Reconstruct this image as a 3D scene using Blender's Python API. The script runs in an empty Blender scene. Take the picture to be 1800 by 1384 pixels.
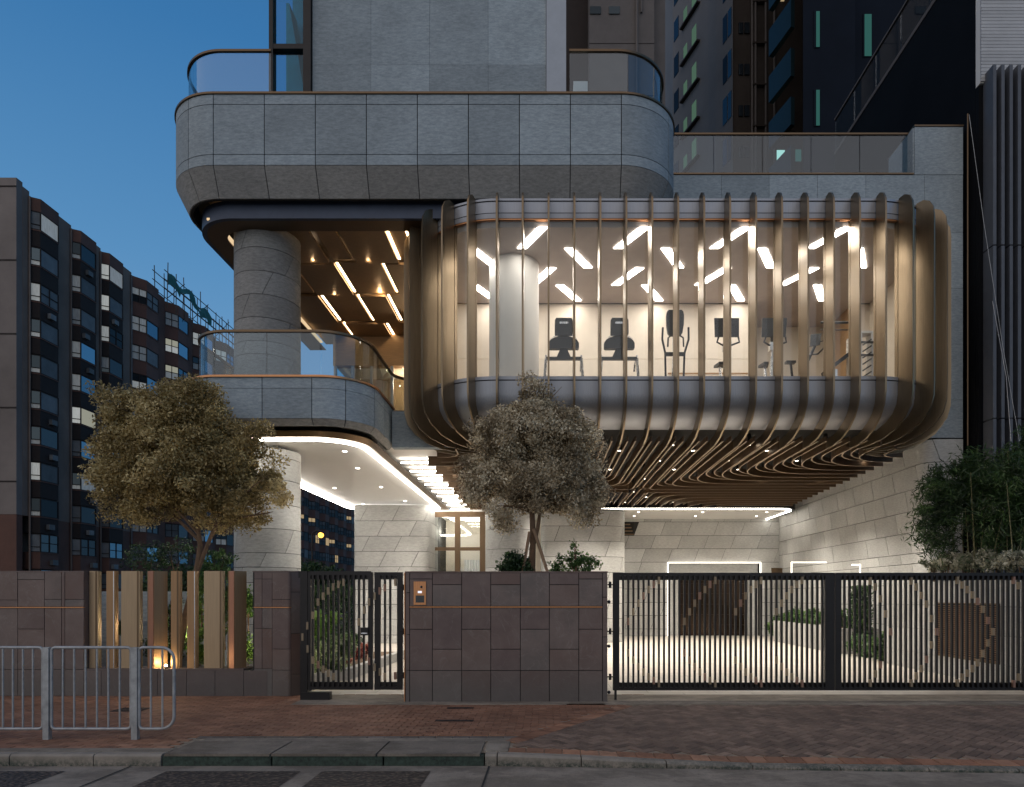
import bpy, math, random
import numpy as np
from mathutils import Vector
random.seed(7); rng = np.random.default_rng(7)
PI = math.pi
S = bpy.context.scene
C = S.collection
EYE = 1.7
# ------------------------------------------------------------------ camera
cam_d = bpy.data.cameras.new('camera'); cam = bpy.data.objects.new('camera', cam_d); C.objects.link(cam)
cam.location = (0, 0, EYE); cam.rotation_euler = (PI/2, 0, 0)
cam_d.sensor_width = 36; cam_d.lens = 24
cam_d.shift_x = -60/1800; cam_d.shift_y = (1048-692)/1800
cam_d.clip_end = 2000; cam_d.clip_start = .05
S.camera = cam
# ------------------------------------------------------------------ dusk sky, weak after-glow, exposure
W = bpy.data.worlds.new('World'); S.world = W; W.use_nodes = True
nt = W.node_tree; nt.nodes.clear()
wo = nt.nodes.new('ShaderNodeOutputWorld'); bg = nt.nodes.new('ShaderNodeBackground')
tc = nt.nodes.new('ShaderNodeTexCoord'); sp = nt.nodes.new('ShaderNodeSeparateXYZ'); cr = nt.nodes.new('ShaderNodeValToRGB')
nt.links.new(tc.outputs['Generated'], sp.inputs[0]); nt.links.new(sp.outputs['Z'], cr.inputs[0])
els = cr.color_ramp.elements
for i, (p, c) in enumerate([(0, (.20, .345, .50)), (.2, (.155, .31, .50)), (.40, (.085, .235, .445)), (.6, (.037, .155, .355)), (.75, (.028, .115, .275)), (1, (.02, .085, .20))]):
    e = els[i] if i < 2 else els.new(p)
    e.position = p; e.color = (*c, 1)
nt.links.new(cr.outputs[0], bg.inputs[0]); nt.links.new(bg.outputs[0], wo.inputs[0]); bg.inputs[1].default_value = 1.15
sun_d = bpy.data.lights.new('sun', 'SUN'); sun = bpy.data.objects.new('sun', sun_d); C.objects.link(sun)
sun_d.energy = 1.35; sun_d.angle = math.radians(110); sun_d.color = (1, .74, .44)
sun.rotation_euler = (math.radians(64), 0, math.radians(-28))
S.view_settings.view_transform = 'Standard'; S.view_settings.look = 'None'; S.view_settings.exposure = 0; S.view_settings.gamma = 1
try: S.view_settings.use_curve_mapping = False
except Exception: pass
cy = S.cycles
cy.use_denoising = True; cy.max_bounces = 7; cy.diffuse_bounces = 4; cy.glossy_bounces = 3; cy.transparent_max_bounces = 24
cy.caustics_reflective = False; cy.caustics_refractive = False; cy.sample_clamp_indirect = 6
cy.use_light_tree = True

# ------------------------------------------------------------------ material helpers
class N:
    def __init__(s, name):
        s.m = bpy.data.materials.new(name); s.m.use_nodes = True; s.t = s.m.node_tree; s.t.nodes.clear()
        s.out = s.n('ShaderNodeOutputMaterial')
    def n(s, ty, **kw):
        x = s.t.nodes.new(ty)
        for k, v in kw.items(): setattr(x, k, v)
        return x
    def l(s, a, b): s.t.links.new(a, b)
    def coord(s, scale=(1, 1, 1), kind='Object'):
        tc = s.n('ShaderNodeTexCoord'); mp = s.n('ShaderNodeMapping'); mp.inputs['Scale'].default_value = scale
        s.l(tc.outputs[kind], mp.inputs[0]); return mp.outputs[0]
    def noise(s, co, scale, detail=4, rough=.6):
        x = s.n('ShaderNodeTexNoise'); x.inputs['Scale'].default_value = scale; x.inputs['Detail'].default_value = detail
        x.inputs['Roughness'].default_value = rough; s.l(co, x.inputs['Vector']); return x.outputs['Fac']
    def ramp(s, fac, stops):
        r = s.n('ShaderNodeValToRGB'); s.l(fac, r.inputs[0]); e = r.color_ramp.elements
        for i, (p, c) in enumerate(stops):
            q = e[i] if i < 2 else e.new(p)
            q.position = p; q.color = (*c, 1) if len(c) == 3 else c
        return r.outputs[0]
    def mix(s, fac, a, b, mode='MIX'):
        x = s.n('ShaderNodeMix', data_type='RGBA', blend_type=mode)
        for i, v in ((0, fac), (6, a), (7, b)):
            if hasattr(v, 'is_linked') or hasattr(v, 'links'): s.l(v, x.inputs[i])
            else: x.inputs[i].default_value = v if i == 0 else (*v, 1)
        return x.outputs[2]
    def math(s, op, a, b=0.):
        x = s.n('ShaderNodeMath', operation=op)
        for i, v in ((0, a), (1, b)):
            if hasattr(v, 'links'): s.l(v, x.inputs[i])
            else: x.inputs[i].default_value = v
        return x.outputs[0]
    def rnd(s): return s.n('ShaderNodeObjectInfo').outputs['Random']
    def vary(s, col, lo=.85, hi=1.12):
        r = s.n('ShaderNodeMapRange'); s.l(s.rnd(), r.inputs[0]); r.inputs[3].default_value = lo; r.inputs[4].default_value = hi
        h = s.n('ShaderNodeHueSaturation'); s.l(r.outputs[0], h.inputs['Value']); s.l(col, h.inputs['Color']); return h.outputs[0]
    def pbr(s, col, rough=.6, metal=0., bump=None, bs=.3, bd=.01, spec=None, aniso=None):
        b = s.n('ShaderNodeBsdfPrincipled')
        if hasattr(col, 'links'): s.l(col, b.inputs['Base Color'])
        else: b.inputs['Base Color'].default_value = (*col, 1)
        if hasattr(rough, 'links'): s.l(rough, b.inputs['Roughness'])
        else: b.inputs['Roughness'].default_value = rough
        b.inputs['Metallic'].default_value = metal
        if spec is not None: b.inputs['Specular IOR Level'].default_value = spec
        if bump is not None:
            u = s.n('ShaderNodeBump'); u.inputs['Strength'].default_value = bs; u.inputs['Distance'].default_value = bd
            s.l(bump, u.inputs['Height']); s.l(u.outputs[0], b.inputs['Normal'])
        s.l(b.outputs[0], s.out.inputs[0]); return b

def m_stone(name, c1, c2, fleck=(.55, .56, .56), lo=.88, hi=1.1, sc=9, rough=.75):
    k = N(name); co = k.coord((1, 1, 3.2)); a = k.noise(co, sc, 8, .75)
    base = k.ramp(a, [(.35, c1), (.65, c2)])
    f = k.noise(k.coord((1, 1, 2.5)), 75, 2, .5)
    ff = k.ramp(f, [(.60, (0, 0, 0)), (.74, (1, 1, 1))])
    col = k.mix(k.math('MULTIPLY', ff, .45), base, fleck)
    big = k.ramp(k.noise(k.coord(), .9, 3), [(.3, (.86, .86, .86)), (.7, (1.08, 1.08, 1.08))])
    col = k.mix(1., col, big, 'MULTIPLY')
    k.pbr(k.vary(col, lo, hi), rough, bump=f, bs=.35, bd=.006); return k.m
def m_plain(name, col, rough=.6, metal=0., var=.12, sc=4, bs=.15, spec=None, objvar=0.):
    k = N(name); a = k.noise(k.coord(), sc, 6, .65)
    c = k.ramp(a, [(.3, tuple(x*(1-var) for x in col)), (.7, tuple(x*(1+var) for x in col))])
    if objvar: c = k.vary(c, 1-objvar, 1+objvar)
    k.pbr(c, rough, metal, bump=k.noise(k.coord(), sc*14, 3), bs=bs, bd=.004, spec=spec); return k.m
def m_brushed(name, col, rough=.32, sc=(60, 60, 1.2), metal=1., var=.15):
    k = N(name); a = k.noise(k.coord(sc), 1.5, 5, .7)
    c = k.ramp(a, [(.3, tuple(x*(1-var) for x in col)), (.7, tuple(x*(1+var) for x in col))])
    r = k.n('ShaderNodeMapRange'); k.l(a, r.inputs[0]); r.inputs[3].default_value = rough*.75; r.inputs[4].default_value = rough*1.4
    k.pbr(k.vary(c, .92, 1.06), r.outputs[0], metal); return k.m
def m_emit(name, col, st):
    k = N(name); e = k.n('ShaderNodeEmission'); e.inputs[0].default_value = (*col, 1); e.inputs[1].default_value = st
    k.l(e.outputs[0], k.out.inputs[0]); return k.m
def m_glass(name, tint=(.93, .96, .96), refl=.9, base=.03, smudge=0.):
    k = N(name); t = k.n('ShaderNodeBsdfTransparent'); t.inputs[0].default_value = (*tint, 1)
    g = k.n('ShaderNodeBsdfGlossy'); g.inputs['Roughness'].default_value = .02; g.inputs[0].default_value = (refl, refl, refl, 1)
    f = k.n('ShaderNodeLayerWeight'); f.inputs[0].default_value = .5; fr = k.math('MULTIPLY', k.math('POWER', f.outputs['Facing'], 5.), .9)
    mx = k.n('ShaderNodeMixShader'); k.l(k.math('ADD', fr, .04+base), mx.inputs[0]); k.l(t.outputs[0], mx.inputs[1]); k.l(g.outputs[0], mx.inputs[2])
    last = mx.outputs[0]
    if smudge:
        d = k.n('ShaderNodeBsdfDiffuse'); d.inputs[0].default_value = (.8, .8, .8, 1)
        s = k.ramp(k.noise(k.coord((1, 1, .7)), 2.2, 9, .8), [(.5, (0, 0, 0)), (.85, (1, 1, 1))])
        m2 = k.n('ShaderNodeMixShader'); k.l(k.math('MULTIPLY', s, smudge), m2.inputs[0]); k.l(last, m2.inputs[1]); k.l(d.outputs[0], m2.inputs[2]); last = m2.outputs[0]
    k.l(last, k.out.inputs[0]); return k.m
def m_leaf(name, c1, c2, c3, trans=.25, rough=.5):
    k = N(name); at = k.n('ShaderNodeAttribute', attribute_name='tint')
    col = k.ramp(at.outputs['Fac'], [(0, c1), (.5, c2), (1, c3)])
    b = k.n('ShaderNodeBsdfPrincipled'); k.l(col, b.inputs['Base Color']); b.inputs['Roughness'].default_value = rough
    t = k.n('ShaderNodeBsdfTranslucent'); k.l(col, t.inputs[0])
    mx = k.n('ShaderNodeMixShader'); mx.inputs[0].default_value = trans; k.l(b.outputs[0], mx.inputs[1]); k.l(t.outputs[0], mx.inputs[2])
    k.l(mx.outputs[0], k.out.inputs[0]); return k.m

M = {}
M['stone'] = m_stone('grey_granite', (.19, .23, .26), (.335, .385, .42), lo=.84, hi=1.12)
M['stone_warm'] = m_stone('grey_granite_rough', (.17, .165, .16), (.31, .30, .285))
M['stone_pale'] = m_stone('pale_granite', (.34, .34, .33), (.48, .48, .465), fleck=(.63, .63, .61), lo=.84, hi=1.08)
M['joint'] = m_plain('dark_joint', (.02, .02, .02), .9)
M['bronze'] = m_brushed('bronze_metal', (.245, .185, .12), .34, metal=.9)
M['bronze_dark'] = m_brushed('dark_bronze', (.16, .11, .07), .4)
M['copper'] = m_brushed('copper_metal', (.52, .25, .12), .38)
M['slat'] = m_brushed('brown_slat_metal', (.11, .066, .035), .5, sc=(3, 3, 40), metal=.4)
M['slat_edge'] = m_plain('tan_slat_edge', (.29, .215, .14), .55, .2)
M['blackmetal'] = m_plain('black_steel', (.022, .02, .02), .42, .5, bs=.08)
M['navy'] = m_plain('navy_fascia', (.045, .06, .10), .5)
M['panel_grey'] = m_brushed('grey_metal_panel', (.33, .345, .38), .45, metal=.75)
M['white'] = m_plain('white_plaster', (.74, .72, .69), .7, var=.04, sc=1.5)
M['ceilwhite'] = m_plain('white_gloss_ceiling', (.84, .82, .79), .3, var=.03, sc=.8)
M['cream'] = m_plain('cream_wall_panel', (.76, .68, .58), .55, var=.04)
M['gymceil'] = m_plain('gym_ceiling_board', (.43, .37, .34), .6, var=.06)
M['wood'] = m_brushed('brown_wood_panel', (.42, .26, .13), .5, sc=(2, 2, 20), metal=0.)
M['void'] = m_plain('black_void_paint', (.012, .011, .01), .9)
M['glass'] = m_glass('clear_glass')
M['glass_gym'] = m_glass('gym_glass', (.95, .96, .95), .7, .0, smudge=.015)
M['glass_rail'] = m_glass('balustrade_glass', (.80, .87, .90), .8, .03)
M['led'] = m_emit('white_led', (1, .93, .82), 19.)
M['led_soft'] = m_emit('soft_white_led', (1, .92, .80), 5.)
M['led_warm'] = m_emit('warm_led', (1, .72, .42), 11.)
M['gymlight'] = m_emit('gym_light_panel', (1, .92, .84), 30.)
M['down'] = m_emit('downlight_lamp', (1, .9, .75), 14.)
M['floor'] = m_plain('pale_granite_paving', (.50, .455, .40), .45, var=.08, sc=2)
M['black'] = m_plain('black_plastic', (.018, .018, .02), .4)
M['screen'] = m_plain('dark_screen', (.03, .032, .035), .15)
M['chrome'] = m_brushed('silver_metal', (.62, .63, .65), .25)
M['galv'] = m_plain('galvanised_steel', (.36, .365, .37), .5, .45, var=.28, sc=9)
def m_concrete(name, col, bands=False):
    k = N(name); c = k.ramp(k.noise(k.coord(), 4, 8, .7), [(.3, tuple(x*.78 for x in col)), (.7, tuple(x*1.2 for x in col))])
    st = k.ramp(k.noise(k.coord((1, 1.6, 1)), 1.1, 7, .75), [(.44, (.52, .50, .48)), (.56, (1, 1, 1))])
    sp_ = k.ramp(k.noise(k.coord(), 38, 3, .5), [(.60, (1, 1, 1)), (.72, (.62, .6, .58))])
    c = k.mix(.75, c, st, 'MULTIPLY'); c = k.mix(.8, c, sp_, 'MULTIPLY')
    k.pbr(c, .85, bump=k.noise(k.coord((40, 3, 1)), 2, 4) if bands else k.noise(k.coord(), 50, 5), bs=.6, bd=.008); return k.m
M['concrete'] = m_concrete('worn_concrete', (.29, .245, .195)); M['concrete_d'] = m_concrete('dark_worn_concrete', (.21, .175, .14))
M['bark'] = m_plain('brown_bark', (.14, .085, .05), .9, var=.3, sc=14, bs=.6)
M['stakewood'] = m_plain('stake_wood', (.24, .15, .09), .8, var=.2, sc=10)
M['leaf_olive'] = m_leaf('olive_leaf', (.13, .092, .032), (.37, .275, .11), (.70, .57, .29))
M['leaf_tan'] = m_leaf('tan_leaf', (.15, .115, .065), (.48, .39, .26), (.86, .77, .57))
M['leaf_green'] = m_leaf('green_leaf', (.015, .045, .01), (.05, .11, .025), (.13, .22, .06))
M['leaf_lime'] = m_leaf('bright_green_leaf', (.05, .12, .02), (.12, .24, .04), (.26, .38, .09))
M['leaf_dark'] = m_leaf('dark_green_leaf', (.008, .02, .008), (.02, .05, .015), (.06, .12, .03))
M['leaf_bamboo'] = m_leaf('bamboo_leaf', (.006, .02, .005), (.02, .05, .012), (.06, .12, .03))
M['leaf_pale'] = m_leaf('variegated_leaf', (.07, .10, .05), (.28, .28, .20), (.60, .58, .48))
M['leaf_mix'] = m_leaf('mixed_green_leaf', (.05, .11, .03), (.16, .24, .09), (.42, .46, .28))
M['leaf_red'] = m_leaf('red_leaf', (.10, .02, .02), (.35, .07, .06), (.6, .25, .15))
def m_slate():
    k = N('brown_slate'); co = k.coord(); r = k.rnd()
    base = k.ramp(r, [(0, (.165, .100, .080)), (.35, (.125, .085, .078)), (.7, (.135, .090, .075)), (1, (.105, .088, .080))])
    n1 = k.noise(co, 2.3, 6, .65); col = k.mix(k.ramp(n1, [(.4, (0, 0, 0)), (.75, (.8, .8, .8))]), base, (.185, .135, .118))
    w = k.n('ShaderNodeTexNoise'); w.inputs['Scale'].default_value = 1.6; w.inputs['Detail'].default_value = 8; w.inputs['Distortion'].default_value = 1.5; k.l(co, w.inputs['Vector'])
    v = k.ramp(w.outputs['Fac'], [(.495, (0, 0, 0)), (.505, (1, 1, 1)), (.515, (0, 0, 0))])
    col = k.mix(k.math('MULTIPLY', v, .35), col, (.22, .19, .17))
    sx = k.n('ShaderNodeSeparateXYZ'); k.l(k.coord(), sx.inputs[0])
    zr = k.n('ShaderNodeMapRange'); k.l(sx.outputs[2], zr.inputs[0]); zr.inputs[1].default_value = .15; zr.inputs[2].default_value = .75; zr.inputs[3].default_value = .55; zr.inputs[4].default_value = 0
    col = k.mix(zr.outputs[0], col, (.085, .088, .082))
    k.pbr(k.vary(col, .80, 1.18), .5, bump=k.noise(co, 14, 8, .7), bs=.5, bd=.012); return k.m
M['slate'] = m_slate()
def m_paver(name, cols, lo=.75, hi=1.2, big=1.2):
    k = N(name); at = k.n('ShaderNodeAttribute', attribute_name='tint')
    col = k.ramp(at.outputs['Fac'], cols)
    n = k.ramp(k.noise(k.coord(), big, 4), [(.3, (.75, .75, .75)), (.7, (1.3, 1.3, 1.3))])
    col = k.mix(1., col, n, 'MULTIPLY')
    col = k.mix(.8, col, k.ramp(k.noise(k.coord(), 5, 8, .8), [(.38, (.6, .58, .56)), (.5, (1, 1, 1))]), 'MULTIPLY')
    k.pbr(k.vary(col, lo, hi), .75, bump=k.noise(k.coord(), 60, 4), bs=.4, bd=.004); return k.m
M['pav_red'] = m_paver('red_paver', [(0, (.22, .10, .057)), (.5, (.29, .14, .08)), (1, (.34, .18, .11))])
M['pav_brown'] = m_paver('brown_paver', [(0, (.125, .082, .060)), (.5, (.17, .112, .082)), (1, (.22, .15, .11))])
M['pav_grey'] = m_paver('grey_paver', [(0, (.11, .09, .075)), (.5, (.14, .115, .10)), (1, (.18, .15, .13))])
M['mortar'] = m_plain('sand_joint', (.27, .22, .165), .95, var=.4, sc=9)

# ------------------------------------------------------------------ mesh helpers
class MB:
    def __init__(s): s.v = []; s.f = []; s.mi = []
    def add(s, vs, fs, mi=0):
        o = len(s.v); s.v += [tuple(p) for p in vs]; s.f += [tuple(i+o for i in f) for f in fs]; s.mi += [mi]*len(fs); return s
    def box(s, x0, x1, y0, y1, z0, z1, mi=0):
        if x0 > x1: x0, x1 = x1, x0
        if y0 > y1: y0, y1 = y1, y0
        if z0 > z1: z0, z1 = z1, z0
        return s.add([(x0, y0, z0), (x1, y0, z0), (x1, y1, z0), (x0, y1, z0), (x0, y0, z1), (x1, y0, z1), (x1, y1, z1), (x0, y1, z1)],
                     [(0, 3, 2, 1), (4, 5, 6, 7), (0, 1, 5, 4), (1, 2, 6, 5), (2, 3, 7, 6), (3, 0, 4, 7)], mi)
    def prism(s, pts, z0, z1, mi=0):           # plan polygon, counter-clockwise
        n = len(pts)
        return s.add([(x, y, z0) for x, y in pts]+[(x, y, z1) for x, y in pts],
                     [tuple(range(n-1, -1, -1)), tuple(range(n, 2*n))]+[(i, (i+1) % n, n+(i+1) % n, n+i) for i in range(n)], mi)
    def hexa(s, b, t, mi=0):                   # 4 bottom pts, 4 top pts
        return s.add(list(b)+list(t), [(0, 3, 2, 1), (4, 5, 6, 7), (0, 1, 5, 4), (1, 2, 6, 5), (2, 3, 7, 6), (3, 0, 4, 7)], mi)
    def tube(s, pts, r, n=8, mi=0, cap=True):
        pts = [Vector(p) for p in pts]; R = r if isinstance(r, (list, tuple)) else [r]*len(pts)
        vs = []; fs = []; up = None
        for i, p in enumerate(pts):
            d = (pts[min(i+1, len(pts)-1)]-pts[max(i-1, 0)]).normalized()
            if up is None: up = Vector((0, 0, 1)) if abs(d.z) < .9 else Vector((1, 0, 0))
            a = d.cross(up).normalized(); b = a.cross(d).normalized(); up = b
            for k in range(n):
                t = 2*PI*k/n; vs.append(p+(a*math.cos(t)+b*math.sin(t))*R[i])
        for i in range(len(pts)-1):
            for k in range(n):
                fs.append((i*n+k, i*n+(k+1) % n, (i+1)*n+(k+1) % n, (i+1)*n+k))
        if cap: fs.append(tuple(range(n-1, -1, -1))); fs.append(tuple(range((len(pts)-1)*n, len(pts)*n)))
        return s.add(vs, fs, mi)
    def ribbon(s, pts, w, z0, z1, mi=0, bot=None):       # plan polyline swept as a flat bar w thick
        P = [Vector((p[0], p[1], 0)) for p in pts]; vs = []; fs = []
        for i, p in enumerate(P):
            d = (P[min(i+1, len(P)-1)]-P[max(i-1, 0)]).normalized(); n = Vector((-d.y, d.x, 0))*w/2
            for q, z in ((p+n, z0), (p-n, z0), (p-n, z1), (p+n, z1)): vs.append((q.x, q.y, z))
        for i in range(len(P)-1):
            for k in range(4): fs.append((i*4+k, i*4+(k+1) % 4, (i+1)*4+(k+1) % 4, (i+1)*4+k))
        m = (len(P)-1)*4; fs += [(3, 2, 1, 0), (m, m+1, m+2, m+3)]; s.add(vs, fs, mi)
        if bot is not None:
            n0 = len(s.mi)-len(fs)
            for i in range(len(P)-1): s.mi[n0+i*4] = bot
        return s
    def disc(s, c, r, n=12, up=-1, mi=0, h=.0):
        x, y, z = c
        vs = [(x+r*math.cos(2*PI*k/n), y+r*math.sin(2*PI*k/n), z) for k in range(n)]
        return s.add(vs, [tuple(range(n)) if up > 0 else tuple(range(n-1, -1, -1))], mi)
    def sphere(s, c, r, n=10, m=6, mi=0, sc=(1, 1, 1)):
        vs = []; fs = []
        for i in range(m+1):
            a = PI*i/m
            for k in range(n): vs.append((c[0]+r*sc[0]*math.sin(a)*math.cos(2*PI*k/n), c[1]+r*sc[1]*math.sin(a)*math.sin(2*PI*k/n), c[2]+r*sc[2]*math.cos(a)))
        for i in range(m):
            for k in range(n): fs.append((i*n+k, (i+1)*n+k, (i+1)*n+(k+1) % n, i*n+(k+1) % n))
        return s.add(vs, fs, mi)
    def mesh(s, name, mats, smooth=False):
        me = bpy.data.meshes.new(name); me.from_pydata(s.v, [], s.f)
        for m in (mats if isinstance(mats, (list, tuple)) else [mats]): me.materials.append(M[m] if isinstance(m, str) else m)
        if any(s.mi): me.polygons.foreach_set('material_index', s.mi)
        if smooth:
            me.polygons.foreach_set('use_smooth', [True]*len(s.f))
            try: me.set_sharp_from_angle(angle=math.radians(35))
            except Exception: pass
        me.update(); return me
WL = {}
def link(name, me, parent=None, loc=(0, 0, 0), rz=0.):
    o = bpy.data.objects.new(name, me); C.objects.link(o)
    if parent is not None:
        o.parent = parent; o.location = Vector(loc)-WL[parent.name]
    else: o.location = loc
    o.rotation_euler = (0, 0, rz); WL[o.name] = Vector(loc); return o
def obj(name, mb, mats, parent=None, smooth=False): return link(name, mb.mesh(name, mats, smooth), parent)
def tag(o, label=None, cat=None, group=None, kind=None):
    for k, v in (('label', label), ('category', cat), ('group', group), ('kind', kind)):
        if v: o[k] = v
    return o
def thing(name, loc, label, cat, group=None): return tag(link(name, None, None, loc), label, cat, group)
def struct(o): o['kind'] = 'structure'; return o
def stuff(o): o['kind'] = 'stuff'; return o
def P(x, y, d): return ((x-960)*d/1200, d, EYE+(1048-y)*d/1200)     # a photo point carried out to its distance d
def PX(x, d): return (x-960)*d/1200
def PZ(y, d): return EYE+(1048-y)*d/1200

class Path:                                     # plan polyline with filleted corners; outward = right of travel
    def __init__(s, pts, radii=None, closed=False):
        n = len(pts); V = [Vector((p[0], p[1])) for p in pts]
        radii = radii or [0]*n; s.segs = []
        def fil(i):
            a, b, c = V[(i-1) % n], V[i], V[(i+1) % n]; d1 = (b-a).normalized(); d2 = (c-b).normalized()
            r = radii[i]; ang = math.atan2(d1.x*d2.y-d1.y*d2.x, d1.dot(d2)); t = r*math.tan(abs(ang)/2)
            return b-d1*t, b+d2*t, r, ang, d1
        rngi = range(n) if closed else range(1, n-1)
        F = {i: fil(i) for i in rngi if radii[i] > 0}
        last = n if closed else n-1
        for i in range(last):
            j = (i+1) % n
            p = F[i][1] if i in F else V[i]; q = F[j][0] if j in F else V[j]
            if (q-p).length > 1e-6: s.segs.append(('l', (q-p).length, p, (q-p).normalized()))
            if j in F:
                _, e, r, ang, d1 = F[j]; sg = 1 if ang > 0 else -1
                nrm = Vector((-d1.y, d1.x))*sg; c = q+nrm*r
                a0 = math.atan2(q.y-c.y, q.x-c.x); s.segs.append(('a', abs(ang)*r, c, r, a0, sg))
        s.len = sum(x[1] for x in s.segs)
    def at(s, t):
        t = max(0, min(s.len, t))
        for k, g in enumerate(s.segs):
            if t <= g[1]+1e-9 or k == len(s.segs)-1:
                if g[0] == 'l': p = g[2]+g[3]*t; return p.x, p.y, g[3].y, -g[3].x
                a = g[4]+g[5]*t/g[3]; return g[2].x+g[3]*math.cos(a), g[2].y+g[3]*math.sin(a), math.cos(a)*g[5], math.sin(a)*g[5]
            t -= g[1]
    def cuts(s, a, b, step=.14):                # sample stations: ends of segments plus arc steps
        out = [a]; t = 0
        for g in s.segs:
            lo, hi = max(a, t), min(b, t+g[1])
            if hi > lo+1e-6:
                n = max(1, math.ceil((hi-lo)/step)) if g[0] == 'a' else 1
                out += [lo+(hi-lo)*i/n for i in range(1, n+1)]
            t += g[1]
        return out
class Circle(Path):
    def __init__(s, cx, cy, r, a0=-PI, sweep=2*PI): s.segs = [('a', sweep*r, Vector((cx, cy)), r, a0, 1)]; s.len = sweep*r
def shell(mb, path, a, b, prof, th=.03, skew=0., mi=0, step=.14, lim=None):
    """outer skin following path from a to b and the (offset, z) profile (listed bottom to top), thickness th"""
    ss = path.cuts(a, b, step); n = len(ss); m = len(prof); vs = []; fs = []
    for k, (o, z) in enumerate(prof):
        for t in ss:
            tt = t+skew*(z-prof[0][1])
            if lim: tt = max(lim[0], min(lim[1], tt))
            x, y, nx, ny = path.at(tt); vs.append((x+nx*o, y+ny*o, z))
    N0 = len(vs)
    for k, (o, z) in enumerate(prof):
        for t in ss:
            tt = t+skew*(z-prof[0][1])
            if lim: tt = max(lim[0], min(lim[1], tt))
            x, y, nx, ny = path.at(tt); vs.append((x+nx*(o-th), y+ny*(o-th), z))
    for k in range(m-1):
        for i in range(n-1):
            a0 = k*n+i; fs.append((a0, a0+1, a0+n+1, a0+n)); b0 = N0+a0; fs.append((b0, b0+n, b0+n+1, b0+1))
        fs.append((k*n, (k+1)*n, N0+(k+1)*n, N0+k*n)); j = k*n+n-1; fs.append((j, N0+j, N0+j+n, j+n))
    for i in range(n-1):
        fs.append((i, N0+i, N0+i+1, i+1)); j = (m-1)*n+i; fs.append((j, j+1, N0+j+1, N0+j))
    mb.add(vs, fs, mi); return mb
def skew_clad(path, a, b, zs, L, sk, parent, mat, name='stone_panel', gap=.016, off=0., th=.03, phase=0.37, skip=None):
    """courses of parallelogram panels along a path: every stone is its own object"""
    for r in range(len(zs)-1):
        z0, z1 = zs[r]+gap/2, zs[r+1]-gap/2
        s = a-L+(L*((r*phase) % 1.)); 
        while s < b:
            s0, s1 = s+gap/2, s+L-gap/2; t0, t1 = s0+sk*(z1-z0), s1+sk*(z1-z0)
            if t1 > a+.02 and s0 < b-.02 and not (skip and skip((s0+s1)/2, (z0+z1)/2)):
                mb = MB(); _clip(mb, path, s0, s1, z0, z1, sk, a, b, off, th)
                obj(name, mb, mat, parent, True)
            s += L
def _clip(mb, path, s0, s1, z0, z1, sk, a, b, off, th):
    lo = min(s0, s0+sk*(z1-z0)); hi = max(s1, s1+sk*(z1-z0)); t = 0; curved = False
    for g in path.segs:
        if g[0] == 'a' and t < hi and t+g[1] > lo: curved = True
        t += g[1]
    K = max(1, math.ceil((s1-s0)/.06)) if curved else max(1, 1); R = 4 if curved else 1
    if not curved and len(path.segs) > 1: K = 4
    vs = []
    for o in (off, off-th):
        for r in range(R+1):
            z = z0+(z1-z0)*r/R
            for i in range(K+1):
                t = max(a, min(b, s0+(s1-s0)*i/K+sk*(z-z0))); x, y, nx, ny = path.at(t); vs.append((x+nx*o, y+ny*o, z))
    m = K+1; k = m*(R+1)
    fs = [(r*m+i, r*m+i+1, (r+1)*m+i+1, (r+1)*m+i) for r in range(R) for i in range(K)]
    for r in range(R): fs += [(r*m, (r+1)*m, k+(r+1)*m, k+r*m), ((r+1)*m+K, r*m+K, k+r*m+K, k+(r+1)*m+K)]
    T = R*m
    fs += [(i, k+i, k+i+1, i+1) for i in range(K)]+[(T+i, T+i+1, k+T+i+1, k+T+i) for i in range(K)]
    mb.add(vs, fs)

def leaves(name, pts, size, mat, parent=None, tint=None, asp=.45, droop=0.):
    """many small leaf blades at the given points (numpy N x 3)"""
    n = len(pts); d = rng.normal(size=(n, 3)); d[:, 2] -= droop; d /= np.linalg.norm(d, axis=1)[:, None]
    e = rng.normal(size=(n, 3)); e -= (e*d).sum(1)[:, None]*d; e /= np.linalg.norm(e, axis=1)[:, None]
    L = size*(.6+.8*rng.random(n))[:, None]
    v = np.empty((n, 4, 3)); v[:, 0] = pts-d*L/2; v[:, 1] = pts+e*L*asp/2; v[:, 2] = pts+d*L/2; v[:, 3] = pts-e*L*asp/2
    me = bpy.data.meshes.new(name); me.vertices.add(4*n); me.vertices.foreach_set('co', v.ravel())
    me.loops.add(4*n); me.loops.foreach_set('vertex_index', np.arange(4*n)); me.polygons.add(n)
    me.polygons.foreach_set('loop_start', np.arange(n)*4); me.update(calc_edges=True)
    t = rng.random(n) if tint is None else np.clip(tint+rng.normal(size=n)*.16, 0, 1)
    at = me.attributes.new('tint', 'FLOAT', 'FACE'); at.data.foreach_set('value', t.astype(np.float32))
    me.materials.append(M[mat]); return link(name, me, parent)
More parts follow.
